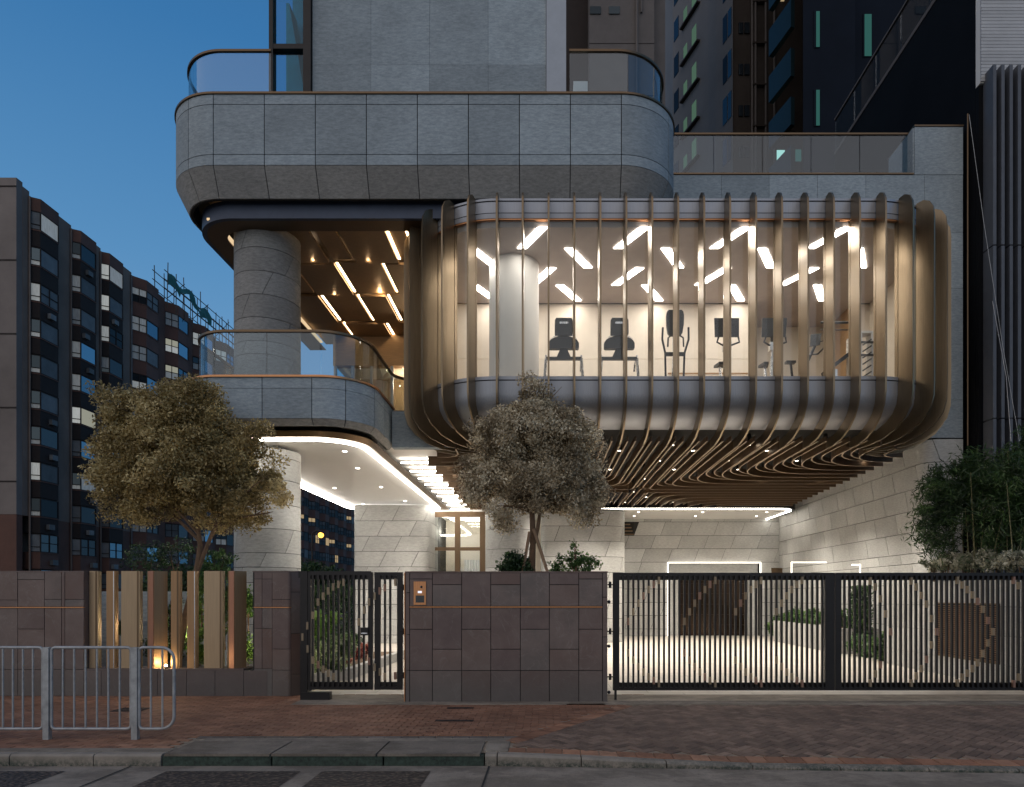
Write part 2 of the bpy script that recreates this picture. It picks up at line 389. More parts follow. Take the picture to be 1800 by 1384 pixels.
def cloud(ells, n_cl, n_leaf, cr=(.16, .34), shell_bias=.6):
    """cluster centres through ellipsoids, leaves bunched round each; returns points and per-leaf tint"""
    ws = np.array([e[3]*e[4]*e[5] for e in ells]); ws = ws/ws.sum(); P_ = []; T = []
    for k in rng.choice(len(ells), n_cl, p=ws):
        cx, cy_, cz, rx, ry, rz = ells[k]; d = rng.normal(size=3); d /= np.linalg.norm(d); q = rng.random()**(1-shell_bias)
        c = np.array([cx, cy_, cz])+d*np.array([rx, ry, rz])*q; R = cr[0]+(cr[1]-cr[0])*rng.random()
        a = rng.normal(size=(n_leaf, 3)); a /= np.linalg.norm(a, axis=1)[:, None]; a *= (rng.random(n_leaf)**.45)[:, None]*R; a[:, 2] *= .75
        P_.append(c+a); T.append(np.full(n_leaf, .08+.8*rng.random()))
    return np.concatenate(P_), np.concatenate(T)

# ================================================================== GROUND
def sheet(name, x0, x1, y0, y1, z, mat, kind='structure'):
    o = obj(name, MB().add([(x0, y0, z), (x1, y0, z), (x1, y1, z), (x0, y1, z)], [(0, 1, 2, 3)]), mat); o['kind'] = kind; return o
sheet('ground', -400, 400, -60, 600, -.30, 'concrete_d')
ROADZ = -.125
def m_pebble():
    k = N('exposed_aggregate'); v = k.n('ShaderNodeTexVoronoi'); v.inputs['Scale'].default_value = 17; k.l(k.coord((1, 1.6, 1)), v.inputs[0])
    col = k.ramp(v.outputs['Distance'], [(.08, (.22, .16, .12)), (.45, (.035, .024, .018))])
    k.pbr(col, .6, bump=v.outputs['Distance'], bs=1., bd=-.03); return k.m
M['road'] = m_concrete('road_concrete', (.28, .235, .19), True); M['pebble'] = m_pebble()
road = obj('road', MB().box(-200, 200, -12, 7.33, -.3, ROADZ), 'road'); struct(road)
# joints: thin grooves shown as dark filler strips, and the dark aggregate inlays set in the concrete
def kerb_y(x): return 7.32 if x < -.5 else 7.32-.30*min(1, (x+.5)/5.5)
def kerb_h(x): return 0 if x < -.2 else -.085*min(1, (x+.2)/2.2)
mb = MB()
for x0, x1 in ((-8.2, -5.0), (-3.95, -2.55), (-2.55+.22, -1.2)):
    mb.add([(x0, 6.1, ROADZ+.004), (x1, 6.1, ROADZ+.004), (x1, 7.1, ROADZ+.004), (x0, 7.1, ROADZ+.004)], [(0, 1, 2, 3)])
obj('road_inlay', mb, 'pebble', road)
mb = MB()
for x in (-7.2, -4.45, -.62, 4.9): mb.add([(x, 4, ROADZ+.008), (x+.02, 4, ROADZ+.008), (x+.02, 7.3, ROADZ+.008), (x, 7.3, ROADZ+.008)], [(0, 1, 2, 3)])
obj('road_joint', mb, 'joint', road)
# pavement bed, dropping to the lowered kerb in front of the drive
def pav_z(x, y):
    if y > 8.6: return 0.
    return kerb_h(x)*min(1, (8.6-y)/(8.6-kerb_y(x)))
pb = MB(); xs = [-60, -20]+[i*.5-10 for i in range(51)]+[25, 60]; ys = [None, 7.7, 8.15, 8.6, 11.9]
for x in xs:
    for y in ys:
        yy = kerb_y(x)+.13 if y is None else y; pb.v.append((x, yy, pav_z(x, yy)-.012))
for i in range(len(xs)-1):
    for j in range(len(ys)-1):
        a = i*len(ys)+j; pb.f.append((a, a+len(ys), a+len(ys)+1, a+1)); pb.mi.append(0)
pavement = struct(obj('pavement', pb, 'mortar'))
# kerb stones
def m_kerb():
    k = N('mossy_kerb_stone'); base = k.ramp(k.noise(k.coord(), 5, 6), [(.3, (.22, .19, .155)), (.7, (.33, .28, .23))])
    sx = k.n('ShaderNodeSeparateXYZ'); k.l(k.coord(), sx.inputs[0])
    low = k.n('ShaderNodeMapRange'); k.l(sx.outputs[2], low.inputs[0]); low.inputs[1].default_value = -.02; low.inputs[2].default_value = -.12; low.inputs[3].default_value = .0; low.inputs[4].default_value = .75
    n = k.ramp(k.noise(k.coord(), 26, 8, .75), [(.42, (0, 0, 0)), (.56, (1, 1, 1))])
    b2 = k.ramp(k.noise(k.coord((1, 1, .4)), 2.2, 5), [(.4, (0, 0, 0)), (.62, (1, 1, 1))])
    f = k.math('MULTIPLY', k.math('ADD', k.math('MULTIPLY', n, .6), k.math('MULTIPLY', b2, .5)), low.outputs[0]); f = k.math('MINIMUM', k.math('MULTIPLY', f, 1.6), .95)
    k.pbr(k.mix(f, base, (.03, .045, .035)), .85, bump=k.noise(k.coord(), 40, 6), bs=.7, bd=.006); return k.m
M['kerb'] = m_kerb()
k = 0; x = -12.05; kerb = struct(link('kerb', MB().box(-60, -12.06, 7.32, 7.46, -.14, 0).mesh('kerb', 'concrete')))
while x < 14:
    x1 = x+.90 if not -1.3 < x < -.7 else x+.90
    if x <= -4.2 < x1: x1 = -4.12
    if x < -.66 < x1: x = -.655
    if not (-4.13 < x < -.66):
        mb = MB(); y0, y1 = kerb_y(x), kerb_y(x1-.012); h0, h1 = kerb_h(x), kerb_h(x1-.012)
        b = .02
        mb.hexa([(x, y0, -.2), (x1-.012, y1, -.2), (x1-.012, y1+.14, -.2), (x, y0+.14, -.2)], [(x, y0, h0-b), (x1-.012, y1, h1-b), (x1-.012, y1+.14, h1-b), (x, y0+.14, h0-b)])
        mb.hexa([(x, y0, h0-b), (x1-.012, y1, h1-b), (x1-.012, y1+.14, h1-b), (x, y0+.14, h0-b)], [(x, y0+.025, h0), (x1-.012, y1+.025, h1), (x1-.012, y1+.14, h1), (x, y0+.14, h0)])
        obj('kerb_stone', mb, 'kerb', kerb)
    x = x1
M['moss'] = m_plain('mossy_green_stone', (.035, .055, .042), .8, var=.6, sc=22, bs=.9)
mb = MB(); 
for i, (a, b) in enumerate(((-4.12, -2.95), (-2.94, -1.75), (-1.74, -.66))):
    mb = MB().box(a, b-.01, 7.335, 7.46, -.2, -.022); obj('kerb_stone', mb, 'moss', kerb)
# concrete drain covers behind the mossy kerb
cov = struct(link('drain_cover', MB().box(-4.1, -.68, 7.47, 7.48, -.05, -.03).mesh('drain_cover', 'concrete_d')))
for a, b in ((-4.1, -2.96), (-2.95, -1.82), (-1.81, -.70)):
    obj('cover_slab', MB().box(a, b-.012, 7.325, 7.98, -.02, .006), 'concrete_d', cov)
obj('cover_rim', MB().box(-4.05, -.42, 7.99, 8.16, -.02, .003), 'concrete', cov)
obj('cover_rim', MB().box(-.68, -.42, 7.47, 7.985, -.02, .004), 'concrete', cov)
obj('cover_rim', MB().box(-60, -4.12, 7.475, 7.62, -.02, .003), 'concrete', cov)

# pavers -------------------------------------------------------------
def paver_quadbox(mb, c, tints, pts, zf, h=.012):
    """a paver with slightly chamfered top, plan corners pts"""
    cx = sum(p[0] for p in pts)/4; cy_ = sum(p[1] for p in pts)/4
    lo = [(x, y, zf(x, y)-.02) for x, y in pts]; dz = random.uniform(-.0015, .0015)
    hi = [(x, y, zf(x, y)-.003+dz) for x, y in pts]
    tp = [(x+(cx-x)*.05, y+(cy_-y)*.05, zf(x, y)+.001+dz) for x, y in pts]
    o = len(mb.v); mb.v += lo+hi+tp
    fs = [(8, 9, 10, 11)]
    for i in range(4):
        j = (i+1) % 4; fs += [(i, j, 4+j, 4+i), (4+i, 4+j, 8+j, 8+i)]
    mb.f += [tuple(q+o for q in f) for f in fs]; mb.mi += [0]*len(fs); tints += [c]*len(fs)
def finish(name, mb, tints, mat, parent, kind=None):
    me = mb.mesh(name, mat); at = me.attributes.new('tint', 'FLOAT', 'FACE'); at.data.foreach_set('value', tints)
    o = link(name, me, parent)
    if kind: o['kind'] = kind
    return o
def bound_x(y):                                      # diagonal seam between red and brown paving
    t = (y-7.95)/(10.75-7.95); return -.55+t*1.75
def single(pts, mat):
    mb = MB(); tt = []; paver_quadbox(mb, random.random(), tt, pts, pav_z); finish('paver', mb, tt, mat, pavement)
G = .004; bulk = {'pav_red': (MB(), []), 'pav_brown': (MB(), [])}
n_ind = 0
# grey soldier course along the drain covers, red border along the kerb of the drive
x = -4.2
while x < -.25:
    single([(x+G, 8.18), (x+.205-G, 8.18), (x+.205-G, 8.28), (x+G, 8.28)], 'pav_grey'); x += .205; n_ind += 1
x = -.42
while x < 7.2:
    y0 = kerb_y(x)+.145; y1 = kerb_y(x+.2)+.145
    single([(x+G, y0), (x+.2-G, y1), (x+.2-G, y1+.195), (x+G, y0+.195)], 'pav_red'); x += .2; n_ind += 1
# left field: running bond, slightly skewed rows
row = 0; y = 7.63
while y < 11.75:
    x = -9.6+(.1 if row % 2 else 0)
    while x < bound_x(y)+.1:
        inside = not (-4.3 < x+.1 and y < 8.285 and x < -.25)
        if y < 8.285 and x > -4.4: inside = False
        if inside and x+.19 < bound_x(y)+.12:
            p = [(x+G, y+G), (x+.2-G, y+G), (x+.2-G, y+.1-G), (x+G, y+.1-G)]
            if y < 7.95 and n_ind < 130 and x > -9: single(p, 'pav_red'); n_ind += 1
            else: paver_quadbox(bulk['pav_red'][0], random.random()*.8+.1, bulk['pav_red'][1], p, pav_z)
        x += .2
    y += .1; row += 1
# fill between covers and the drive
for j in range(8):
    for i in range(3):
        x = -.40+i*.2; y = 7.70+j*.1
        if x+.2 < bound_x(y)+.1: paver_quadbox(bulk['pav_red'][0], .1, bulk['pav_red'][1], [(x+G, y+G), (x+.2-G, y+G), (x+.2-G, y+.1-G), (x+G, y+.1-G)], pav_z)
# brown herringbone of the drive (laid at 45 degrees to the gate)
w = .1; c45 = math.cos(math.radians(40)); s45 = math.sin(math.radians(40))
for i in range(-75, 76):
    for j in range(-75, 76):
        m = (i-j) % 4
        if m == 0: q = [(i*w, j*w), (i*w+2*w, j*w), (i*w+2*w, j*w+w), (i*w, j*w+w)]
        elif m == 3: q = [(i*w, j*w), (i*w+w, j*w), (i*w+w, j*w+2*w), (i*w, j*w+2*w)]
        else: continue
        q = [(q[0][0]+G, q[0][1]+G), (q[1][0]-G, q[1][1]+G), (q[2][0]-G, q[2][1]-G), (q[3][0]+G, q[3][1]-G)]
        q = [(5.2+a*c45-b*s45, 9.2+a*s45+b*c45) for a, b in q]
        cx = sum(a for a, b in q)/4; cy_ = sum(b for a, b in q)/4
        if cy_ < kerb_y(cx)+.38 or cy_ > 10.62 or cx > 11 or cx < bound_x(cy_)+.13 or cx < -.3: continue
        if cy_ < 8.0 and n_ind < 290 and cx < 7: single(q, 'pav_brown'); n_ind += 1
        else: paver_quadbox(bulk['pav_brown'][0], random.random(), bulk['pav_brown'][1], q, pav_z)
u_ = Vector((1.75, 2.8)).normalized(); v_ = Vector((u_.y, -u_.x)); o_ = Vector((-.47, 8.0))
for i in range(31):
    a = o_+u_*(i*.1); q = [a+u_*.003+v_*-.02, a+u_*.003+v_*.19, a+u_*.097+v_*.19, a+u_*.097+v_*-.02]
    mb = MB(); tt = []; paver_quadbox(mb, random.random(), tt, [(p.x, p.y) for p in q], lambda x, y: pav_z(x, y)+.004); finish('paver', mb, tt, 'pav_red', pavement)
for kx, (mb, tt) in bulk.items(): finish('paving', mb, tt, kx, pavement, 'stuff')
M['mhole'] = m_plain('iron_cover', (.05, .035, .03), .7, .4, var=.3, sc=30, bs=.8)
for (x, y, w_, d_) in ((-6.2, 10.2, .22, .35), (-1.3, 10.35, .20, .12), (-1.25, 9.3, .26, .12), (.62, 10.7, .3, .08)):
    mb = MB().box(x-w_, x+w_, y-d_/2, y+d_/2, .001, .006)
    for i in range(5): xx = x-w_+.04+i*(2*w_-.08)/4; mb.box(xx-.008, xx+.008, y-d_/2+.02, y+d_/2-.02, .0061, .010)
    tag(obj('utility_cover', mb, 'mhole'), {(-6.2): 'round-worn dark iron cover in the red paving behind the railing', (-1.3): 'small dark iron cover in the red paving close to the slate wall', (-1.25): 'small dark iron cover in the red paving nearest the kerb', .62: 'rusty iron strip cover at the foot of the slate wall by the drive'}[x], 'manhole cover')
# concrete threshold of both gates, and the granite court behind
struct(obj('threshold', MB().box(-4.0, 12, 10.66, 11.75, -.1, .006), 'concrete'))
struct(obj('threshold_joint', MB().box(1.2, 12, 10.98, 10.99, .0065, .0075), 'joint'))
ct = sheet('courtyard', -60, 60, 11.4, 60, -.05, 'concrete_d')
def m_court():
    k = N('court_granite'); b = k.n('ShaderNodeTexBrick'); b.offset = .5; b.inputs['Scale'].default_value = 1
    b.inputs['Brick Width'].default_value = 1.2; b.inputs['Row Height'].default_value = .6; b.inputs['Mortar Size'].default_value = .006
    b.inputs['Color1'].default_value = (.46, .42, .37, 1); b.inputs['Color2'].default_value = (.52, .475, .42, 1); b.inputs['Mortar'].default_value = (.22, .19, .16, 1)
    k.l(k.coord(), b.inputs[0]); col = k.mix(1., b.outputs['Color'], k.ramp(k.noise(k.coord(), 3, 6), [(.3, (.85, .85, .85)), (.7, (1.1, 1.1, 1.1))]), 'MULTIPLY')
    k.pbr(col, .38); return k.m
M['court'] = m_court()
struct(obj('driveway', MB().box(-4.8, 9.9, 11.75, 29.3, -.04, 0.).box(-9, -4.801, 19.5, 29.3, -.04, 0.), 'court'))

# ================================================================== BUILDING
B = thing('modern_building', (0, 14, 0), 'grey stone clad modern building with a glazed bronze finned room hanging over its driveway', 'building')
def sub(name, mb, mat, par=None, smooth=False): return obj(name, mb, mat, par or B, smooth)
def long_shell(path, a, b, prof, mat, name, par=None, th=.05, smooth=True, step=.12):
    mb = MB(); shell(mb, path, a, b, prof, th, step=step); return sub(name, mb, mat, par, smooth)

# --- upper slab (roof terrace parapet) -------------------------------
up = Path([(-8.20, 22.9), (-8.20, 14.15), (2.86, 14.15), (2.86, 17.8)], [0, 1.3, 1.3, 0])
back = long_shell(up, 0, up.len, [(-.26-.03, 10.08), (-.03, 10.63), (-.03, 12.10)], 'joint', 'upper_slab')
s_front = 8.75-1.3+1.3*PI/2                      # station where the straight front begins
L_f = 11.06-2.6
cols = []; nfr = 8; wfr = L_f/nfr
st = [s_front+i*wfr for i in range(nfr+1)]
arc = 1.3*PI/2
st = [s_front-arc-4.2, s_front-arc-2.1, s_front-arc, s_front-arc*.30]+st+[st[-1]+arc*.62, st[-1]+arc, st[-1]+arc+1.6, st[-1]+arc+2.95]
st[4:4] = []
for i in range(len(st)-1):
    a, b = max(0, st[i])+.009, min(up.len, st[i+1])-.009
    if st[i+1] < .01: continue
    for k, (z0, z1) in enumerate(((10.63, 10.85), (10.85, 11.89), (11.89, 12.10))):
        mb = MB(); shell(mb, up, a, b, [(0, z0+.007), (0, z1-.007)], .028); sub('stone_panel', mb, 'stone', back, True)
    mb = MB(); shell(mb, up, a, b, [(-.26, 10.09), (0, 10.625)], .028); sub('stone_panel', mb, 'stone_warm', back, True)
long_shell(up, 0, up.len, [(.03, 12.10), (.03, 12.14)], 'bronze_dark', 'coping', th=.25)
struct_top = Path([(-7.9, 22.9), (-7.9, 14.45), (2.55, 14.45), (2.55, 22.9)], [0, 1, 1, 0])
def plan(path, step=.2): return [path.at(t)[:2] for t in path.cuts(0, path.len, step)]
sub('terrace_deck', MB().prism(plan(struct_top), 11.7, 12.0), 'concrete')
sub('soffit_deck', MB().prism(plan(Path([(-7.8, 22.4), (-7.8, 14.55), (2.45, 14.55), (2.45, 22.4)], [0, 1, 1, 0])), 10.3, 11.7), 'void')
nav = Path([(-7.78, 22.5), (-7.78, 14.64), (-1.75, 14.64)], [0, 1.04, 0])
long_shell(nav, 0, nav.len, [(0, 9.80), (0, 10.18)], 'navy', 'fascia', th=.10)
long_shell(nav, 0, nav.len, [(-.102, 9.802), (-.102, 9.83)], 'bronze_dark', 'fascia_return', th=.42)
# glass balustrade of the roof terrace
def balustrade(path, segs, z0, z1, par_name, joints, parent=B, rail_r=.028):
    base = None
    for a, b in segs:
        n = max(1, round((b-a)/joints)); mb = MB(); pts = [(*path.at(t)[:2], z1) for t in path.cuts(a, b, .1)]
        mb.ribbon([(p[0], p[1]) for p in pts], .06, z1-.025, z1+.02); rl = obj(par_name, mb, 'bronze_dark', parent, True)
        for i in range(n):
            q = MB(); shell(q, path, a+(b-a)*i/n+.008, a+(b-a)*(i+1)/n-.008, [(0, z0), (0, z1-.03)], .012, step=.1); obj('glass_pane', q, 'glass_rail', rl, True)
bl = Path([(-8.05, 19.5), (-8.05, 14.5), (2.65, 14.5), (2.65, 19.5)], [0, 1.15, 1.15, 0])
q0 = 5.0-1.15+1.15*PI/2                            # start of straight front
balustrade(bl, [(1.2, q0+(-5.84+6.9))], 12.14, 13.28, 'handrail', 1.75)
sF = q0+(1.5+6.9)
balustrade(bl, [(q0+(.49+6.9), sF+1.15*PI/2+2.2)], 12.14, 13.28, 'handrail', 1.2)

# --- tower above ------------------------------------------------------
tw = MB().box(PX(549, 15.5), PX(960, 15.5), 15.55, 24, 11.5, 22); tower = sub('tower_wall', tw, 'joint')
xs_ = [PX(549, 15.5), PX(652, 15.5), PX(755, 15.5), PX(858, 15.5), PX(960, 15.5)]
zz = [11.5, PZ(114, 15.5), PZ(-50, 15.5), PZ(-200, 15.5), 19.6]
for i in range(4):
    for j in range(4): sub('stone_panel', MB().box(xs_[i]+.002, xs_[i+1]-.002, 15.505, 15.545, zz[j]+.002, zz[j+1]-.002), 'stone', tower)
sub('pilaster', MB().box(PX(960.5, 15.5), PX(995, 15.5), 15.46, 24, 11.6, 22), m_plain('pale_grey_cladding', (.36, .385, .43), .6, var=.06))
wx0, wx1 = PX(475, 15.5), PX(548, 15.5)
wf = MB(); wf.box(wx0, wx0+.09, 15.42, 15.62, 11.6, 20); wf.box(wx1-.17, wx1, 15.42, 15.62, 11.6, 20)
for z in (11.6, PZ(86, 15.5), PZ(-120, 15.5)): wf.box(wx0+.09, wx1-.17, 15.43, 15.62, z-.05, z+.06)
fr = sub('window_frame', wf, 'blackmetal')
M['glass_blue'] = m_glass('blue_window_glass', (.35, .75, .85), .6, .03)
M['bluedark'] = m_plain('teal_blind', (.05, .42, .52), .8)
for z0, z1 in ((11.66, PZ(86, 15.5)-.05), (PZ(86, 15.5)+.06, PZ(-120, 15.5)-.05)): sub('pane', MB().box(wx0+.09, wx1-.17, 15.52, 15.54, z0, z1), 'glass_blue', fr)
sub('stair_wall', MB().add([(wx0+.1, 16.6, 11.6), (wx1, 16.6, 11.6), (wx1, 16.6, 20), (wx0+.1, 16.6, 20)], [(0, 1, 2, 3)]), m_plain('stair_wall_sky_teal', (.10, .30, .42), .8))  # teal of the sky reflected in the window, painted on this wall
sub('stair_flight', MB().box(PX(503, 16), PX(530, 16), 16.0, 16.5, 11.6, 12.55).hexa([(PX(503, 16), 16, 13.1), (PX(540, 16), 16, 13.1), (PX(540, 16), 16.5, 13.1), (PX(503, 16), 16.5, 13.1)], [(PX(503, 16), 16, 15.6), (PX(508, 16), 16, 15.6), (PX(508, 16), 16.5, 15.6), (PX(503, 16), 16.5, 15.6)]), 'bluedark')
sub('vent_box', MB().box(PX(1008, 15), PX(1033, 15), 15, 15.2, 12.1, PZ(151, 15)+.1), 'white')

# --- stone block on the right ----------------------------------------
rb = MB().box(3.0, 10.87, 17.86, 29.6, 9.62, 12.66).box(3.0, 8.95, 19.8, 29.6, 5.85, 9.619).box(8.95, 10.87, 17.86, 29.6, 5.85, 9.619).box(10.4, 10.87, 17.86, 29.6, 4.9995, 5.849).box(10.4, 10.87, 17.86, 29.6, 0, 4.999)
rw = sub('right_block', rb, 'joint')
zr_ = [PZ(770, 17.8), PZ(703, 17.8), PZ(605, 17.8), PZ(507, 17.8), PZ(408.5, 17.8), 12.68]
xe = [PX(1180, 17.8), PX(1268, 17.8), PX(1352, 17.8), PX(1437, 17.8), PX(1522, 17.8), PX(1625, 17.8), 10.87]
zr_ = [5.83]+zr_[1:]
zr_[0] = PZ(770, 17.8)
for i in range(6):
    for j in range(5):
        if i < 5 and j < 4: continue
        sub('stone_panel', MB().box(xe[i]+.004, xe[i+1]-.004, 17.8, 17.84, zr_[j]+.004, zr_[j+1]-.004), 'stone', rw)
    if i < 5: sub('stone_panel', MB().box(xe[i]+.004, xe[i+1]-.004, 17.8, 17.84, 9.9, zr_[4]-.004), 'stone', rw)
sub('corner_rod', MB().tube([(10.93, 17.7, 5.6), (10.93, 17.7, 14.2)], .022, 8), 'bronze_dark')
pr = sub('pier', MB().box(PX(1608, 17.8), 10.86, 17.87, 19.2, 12.68, 13.9), 'joint')
sub('stone_panel', MB().box(PX(1608, 17.8), 10.87, 17.8, 17.84, 12.69, 13.93), 'stone', pr)
sub('stone_panel', MB().box(PX(1608, 17.8)-.03, PX(1608, 17.8), 17.84, 19.1, 12.69, 13.93), 'stone', pr)
sub('coping', MB().box(PX(1607, 17.8), 10.88, 17.78, 19.2, 13.94, 13.98), 'bronze_dark')
sub('coping', MB().box(3.2, PX(1606, 17.8), 17.78, 18.3, 12.69, 12.73), 'bronze_dark')
rp = Path([(3.15, 18.1), (PX(1604, 17.9), 18.1)])
balustrade(rp, [(0, rp.len)], 12.74, PZ(236, 18.1), 'handrail', 1.27)
# inner wall turning the corner at the drive
inner = Path([(9.9, 29.2), (9.9, 17.8), (10.87, 17.8)], [0, .38, 0])
zrow = [-.1, .30, .87, 1.43, 2.0, 2.57, 2.85, 3.42, 4.0, 4.58, 5.2, 5.8]
cw = sub('driveway_wall', MB().box(9.93, 9.955, 18.3, 29.2, 0, 5.84), 'joint')
skew_clad(inner, 0, inner.len, zrow, 1.25, -.33, cw, 'stone_pale', phase=.43)

# --- back wall, garage opening ----------------------------------------
bz = [0, .30, .87, 1.43, 2.0, 2.57, 3.14, 3.71, 4.27, 4.85, 5.2]
bw = sub('back_wall', MB().box(2.9, 9.9, 29.05, 29.4, 3.2, 5.4).box(2.9, PX(1174, 29), 29.05, 29.4, 0, 3.2).box(PX(1336, 29), 9.9, 29.05, 29.4, 0, 3.2), 'joint')
bp = Path([(2.9, 29.0), (9.9, 29.0)]); gx0, gx1 = PX(1174, 29)-2.9, PX(1336, 29)-2.9
skew_clad(bp, 0, 7, bz[6:], 1.13, .37, bw, 'stone_pale', skip=lambda s, z: s < .75 and 4.27 < z < 4.8)
skew_clad(bp, 0, gx0, bz[:7], 1.13, .37, bw, 'stone_pale'); skew_clad(bp, gx1, 7, bz[:7], 1.13, .37, bw, 'stone_pale')
vt = sub('vent', MB().box(2.95, 3.72, 29.02, 29.04, 4.25, 4.83), 'void')
for i in range(4): sub('vent_slat', MB().box(2.95, 3.72-.05*i, 28.96, 29.01, 4.3+i*.14, 4.345+i*.14), 'bronze_dark', vt)
GX0, GX1 = PX(1174, 29), PX(1336, 29); DX0, DX1 = PX(1193, 29.6), PX(1312, 29.6)
port = sub('garage_portal', MB().box(GX0, DX0, 29.3, 30.4, 0, 2.7).box(DX1, GX1, 29.3, 30.4, 0, 2.7).box(GX0, GX1, 29.3, 30.4, 2.7, 3.2), 'stone_pale')
mb = MB().box(GX0-.016, GX0+.016, 28.93, 28.97, 0, 3.10).box(GX1-.016, GX1+.016, 28.93, 28.97, 0, 3.10).box(GX0-.016, GX1+.016, 28.93, 28.97, 3.10, 3.132)
sub('led_frame', mb, 'led_soft', port)
for i in range(6):
    z0 = i*.45; sub('door_panel', MB().box(DX0, DX1, 29.55, 29.6, z0+.002, z0+.448), m_brushed('polished_brown_door', (.05, .032, .022), .16, metal=.8) if i == 0 else bpy.data.materials['polished_brown_door'], port)
mb = MB().box(8.62, 9.86, 24.0, 24.03, 2.87, 2.895).box(8.62, 8.645, 24.0, 24.03, 2.5, 2.87)
sub('led_strip', mb, 'led_soft', cw)
sub('led_strip', MB().box(8.95, 9.2, 19.97, 20.0, 2.60, 2.63).box(9.18, 9.2, 19.97, 20.0, 2.0, 2.60), 'led_soft', cw)
sub('wall_sign', MB().box(PX(1358, 28.5), PX(1378, 28.5), 28.6, 28.66, 2.65, 2.88), 'bronze_dark')
# rounded stone volume behind the tree
rv = Path([(-.2, 28), (-.2, 25), (PX(1100, 25.3), 25), (PX(1100, 25.3), 29)], [0, .2, .75, 0])
rvb = MB(); shell(rvb, rv, 0, rv.len, [(-.035, 0), (-.035, 4.9)], .05); rvo = sub('rounded_wall', rvb, 'joint', None, True)
skew_clad(rv, .2, rv.len-1.2, bz[:10], 1.25, .37, rvo, 'stone_pale', phase=.51)
# pier under the canopy
pv = Path([(PX(622, 24.5), 29), (PX(622, 24.5), 24.5), (PX(755, 24.7), 24.5), (PX(755, 24.7), 29)], [0, .03, .3, 0])
pvb = MB(); shell(pvb, pv, 0, pv.len, [(-.035, 0), (-.035, 4.97)], .05); pvo = sub('canopy_pier', pvb, 'joint', None, True)
skew_clad(pv, 3.3, pv.len-2.4, [0, .3, .87, 1.40, 1.93, 2.46, 2.75, 3.30, 3.85, 4.4, 4.97], 1.15, .5, pvo, 'stone_pale', phase=.47)

# --- round columns ----------------------------------------------------
def column(cx, cy_, r, zs, L, sk, mat, ph=.41):
    cb = MB(); shell(cb, Circle(cx, cy_, r-.03), 0, 2*PI*(r-.03), [(0, zs[0]), (0, zs[-1])], .05, step=.15)
    co = sub('column', cb, 'joint', None, True)
    cp = Circle(cx, cy_, r, -PI*1.08, PI*1.16); skew_clad(cp, 0, cp.len, zs, L, sk, co, mat, phase=ph, th=.025, gap=.012)
    return co
zc = [-.05, .5, 1.07, 1.63, 2.0, 2.34, 2.66, 3.2, 3.75, 4.3, 4.80, 5.0]
column(PX(471, 15.8), 15.8, .72, zc, 1.35, .45, 'stone_pale')
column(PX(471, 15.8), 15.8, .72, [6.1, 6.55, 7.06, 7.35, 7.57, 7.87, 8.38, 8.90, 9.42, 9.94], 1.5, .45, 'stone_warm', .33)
column(PX(897, 21), 21, .76, [0, .57, 1.13, 1.7, 2.27, 2.55, 3.1, 3.7, 4.3, 5.0], 1.4, .45, 'stone_pale', .29)

# --- terrace slab on the left ----------------------------------------
tp = Path([(-7.52, 21), (-7.52, 13.6), (-3.58, 13.6), (-3.58, 16.0)], [0, .95, .98, 0])
tb = long_shell(tp, 0, tp.len, [(-.12, 5.12), (-.035, 5.24), (-.035, 6.06)], 'joint', 'terrace_slab')
t0 = 7.4-.95+.95*PI/2
j_ = [0, 3.2, t0-.95*PI/2, t0-.2, t0+(PX(460.6, 13.6)-(-6.57)), t0+(PX(548, 13.6)+6.57), t0+2.01+.55, t0+2.01+1.30, t0+2.01+2.1, tp.len]
j_ = sorted(j_)
for i in range(len(j_)-1):
    a, b = j_[i]+.008, j_[i+1]-.008
    for z0, z1 in ((5.24, 5.84), (5.84, 6.06)):
        mb = MB(); shell(mb, tp, a, b, [(0, z0+.004), (0, z1-.004)], .028); sub('stone_panel', mb, 'stone', tb, True)
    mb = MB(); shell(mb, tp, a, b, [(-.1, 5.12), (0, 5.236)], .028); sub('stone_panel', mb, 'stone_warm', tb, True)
long_shell(tp, 0, tp.len, [(.035, 6.06), (.035, 6.10)], 'copper', 'coping', th=.22)
sub('terrace_floor', MB().prism(plan(Path([(-7.4, 21.8), (-7.4, 13.8), (-3.7, 13.8), (-3.7, 16), (-2.2, 16), (-2.2, 21.8)], [0, .9, .8, 0, 0, 0])), 5.6, 6.05), 'concrete')
tbl = Path([(-7.35, 21), (-7.35, 13.78), (-3.72, 13.78), (-3.72, 16.6), (-2.9, 17.4)], [0, .9, .95, .5, 0])
balustrade(tbl, [(2.0, tbl.len)], 6.10, 7.05, 'handrail', 1.05)
sub('side_block', MB().box(-3.55, -2.2, 15.72, 15.95, 5.12, 5.95), 'stone')
sub('side_parapet', MB().box(-3.45, -2.2, 16.9, 17.0, 5.95, 7.05), 'white')

# --- bronze ceiling of the terrace ------------------------------------
rows = [14.8, 16.9, 18.7, 20.6, 22.46]
M['ceilbronze'] = m_brushed('bronze_ceiling_panel', (.34, .225, .125), .45, sc=(8, 8, 8), metal=.55)
tc_ = sub('terrace_ceiling', MB().box(-7.35, -1.9, 14.7, 22.4, 10.26, 10.28), 'bronze_dark')
lay = [[(-6.4, -5.15, 0), (-5.05, -4.62, .09), (-4.5, -3.50, 0), (-3.44, -3.1, .09), (-3.0, -1.95, 0)],
       [(-6.95, -6.1, .07), (-6.0, -5.06, 0), (-4.96, -3.95, .05), (-3.85, -2.0, 0)],
       [(-6.95, -6.02, 0), (-5.88, -5.04, .06), (-4.92, -4.24, 0), (-4.12, -2.0, .05)],
       [(-6.95, -5.94, .05), (-5.84, -4.72, 0), (-4.58, -3.3, .05), (-3.2, -2.0, 0)]]
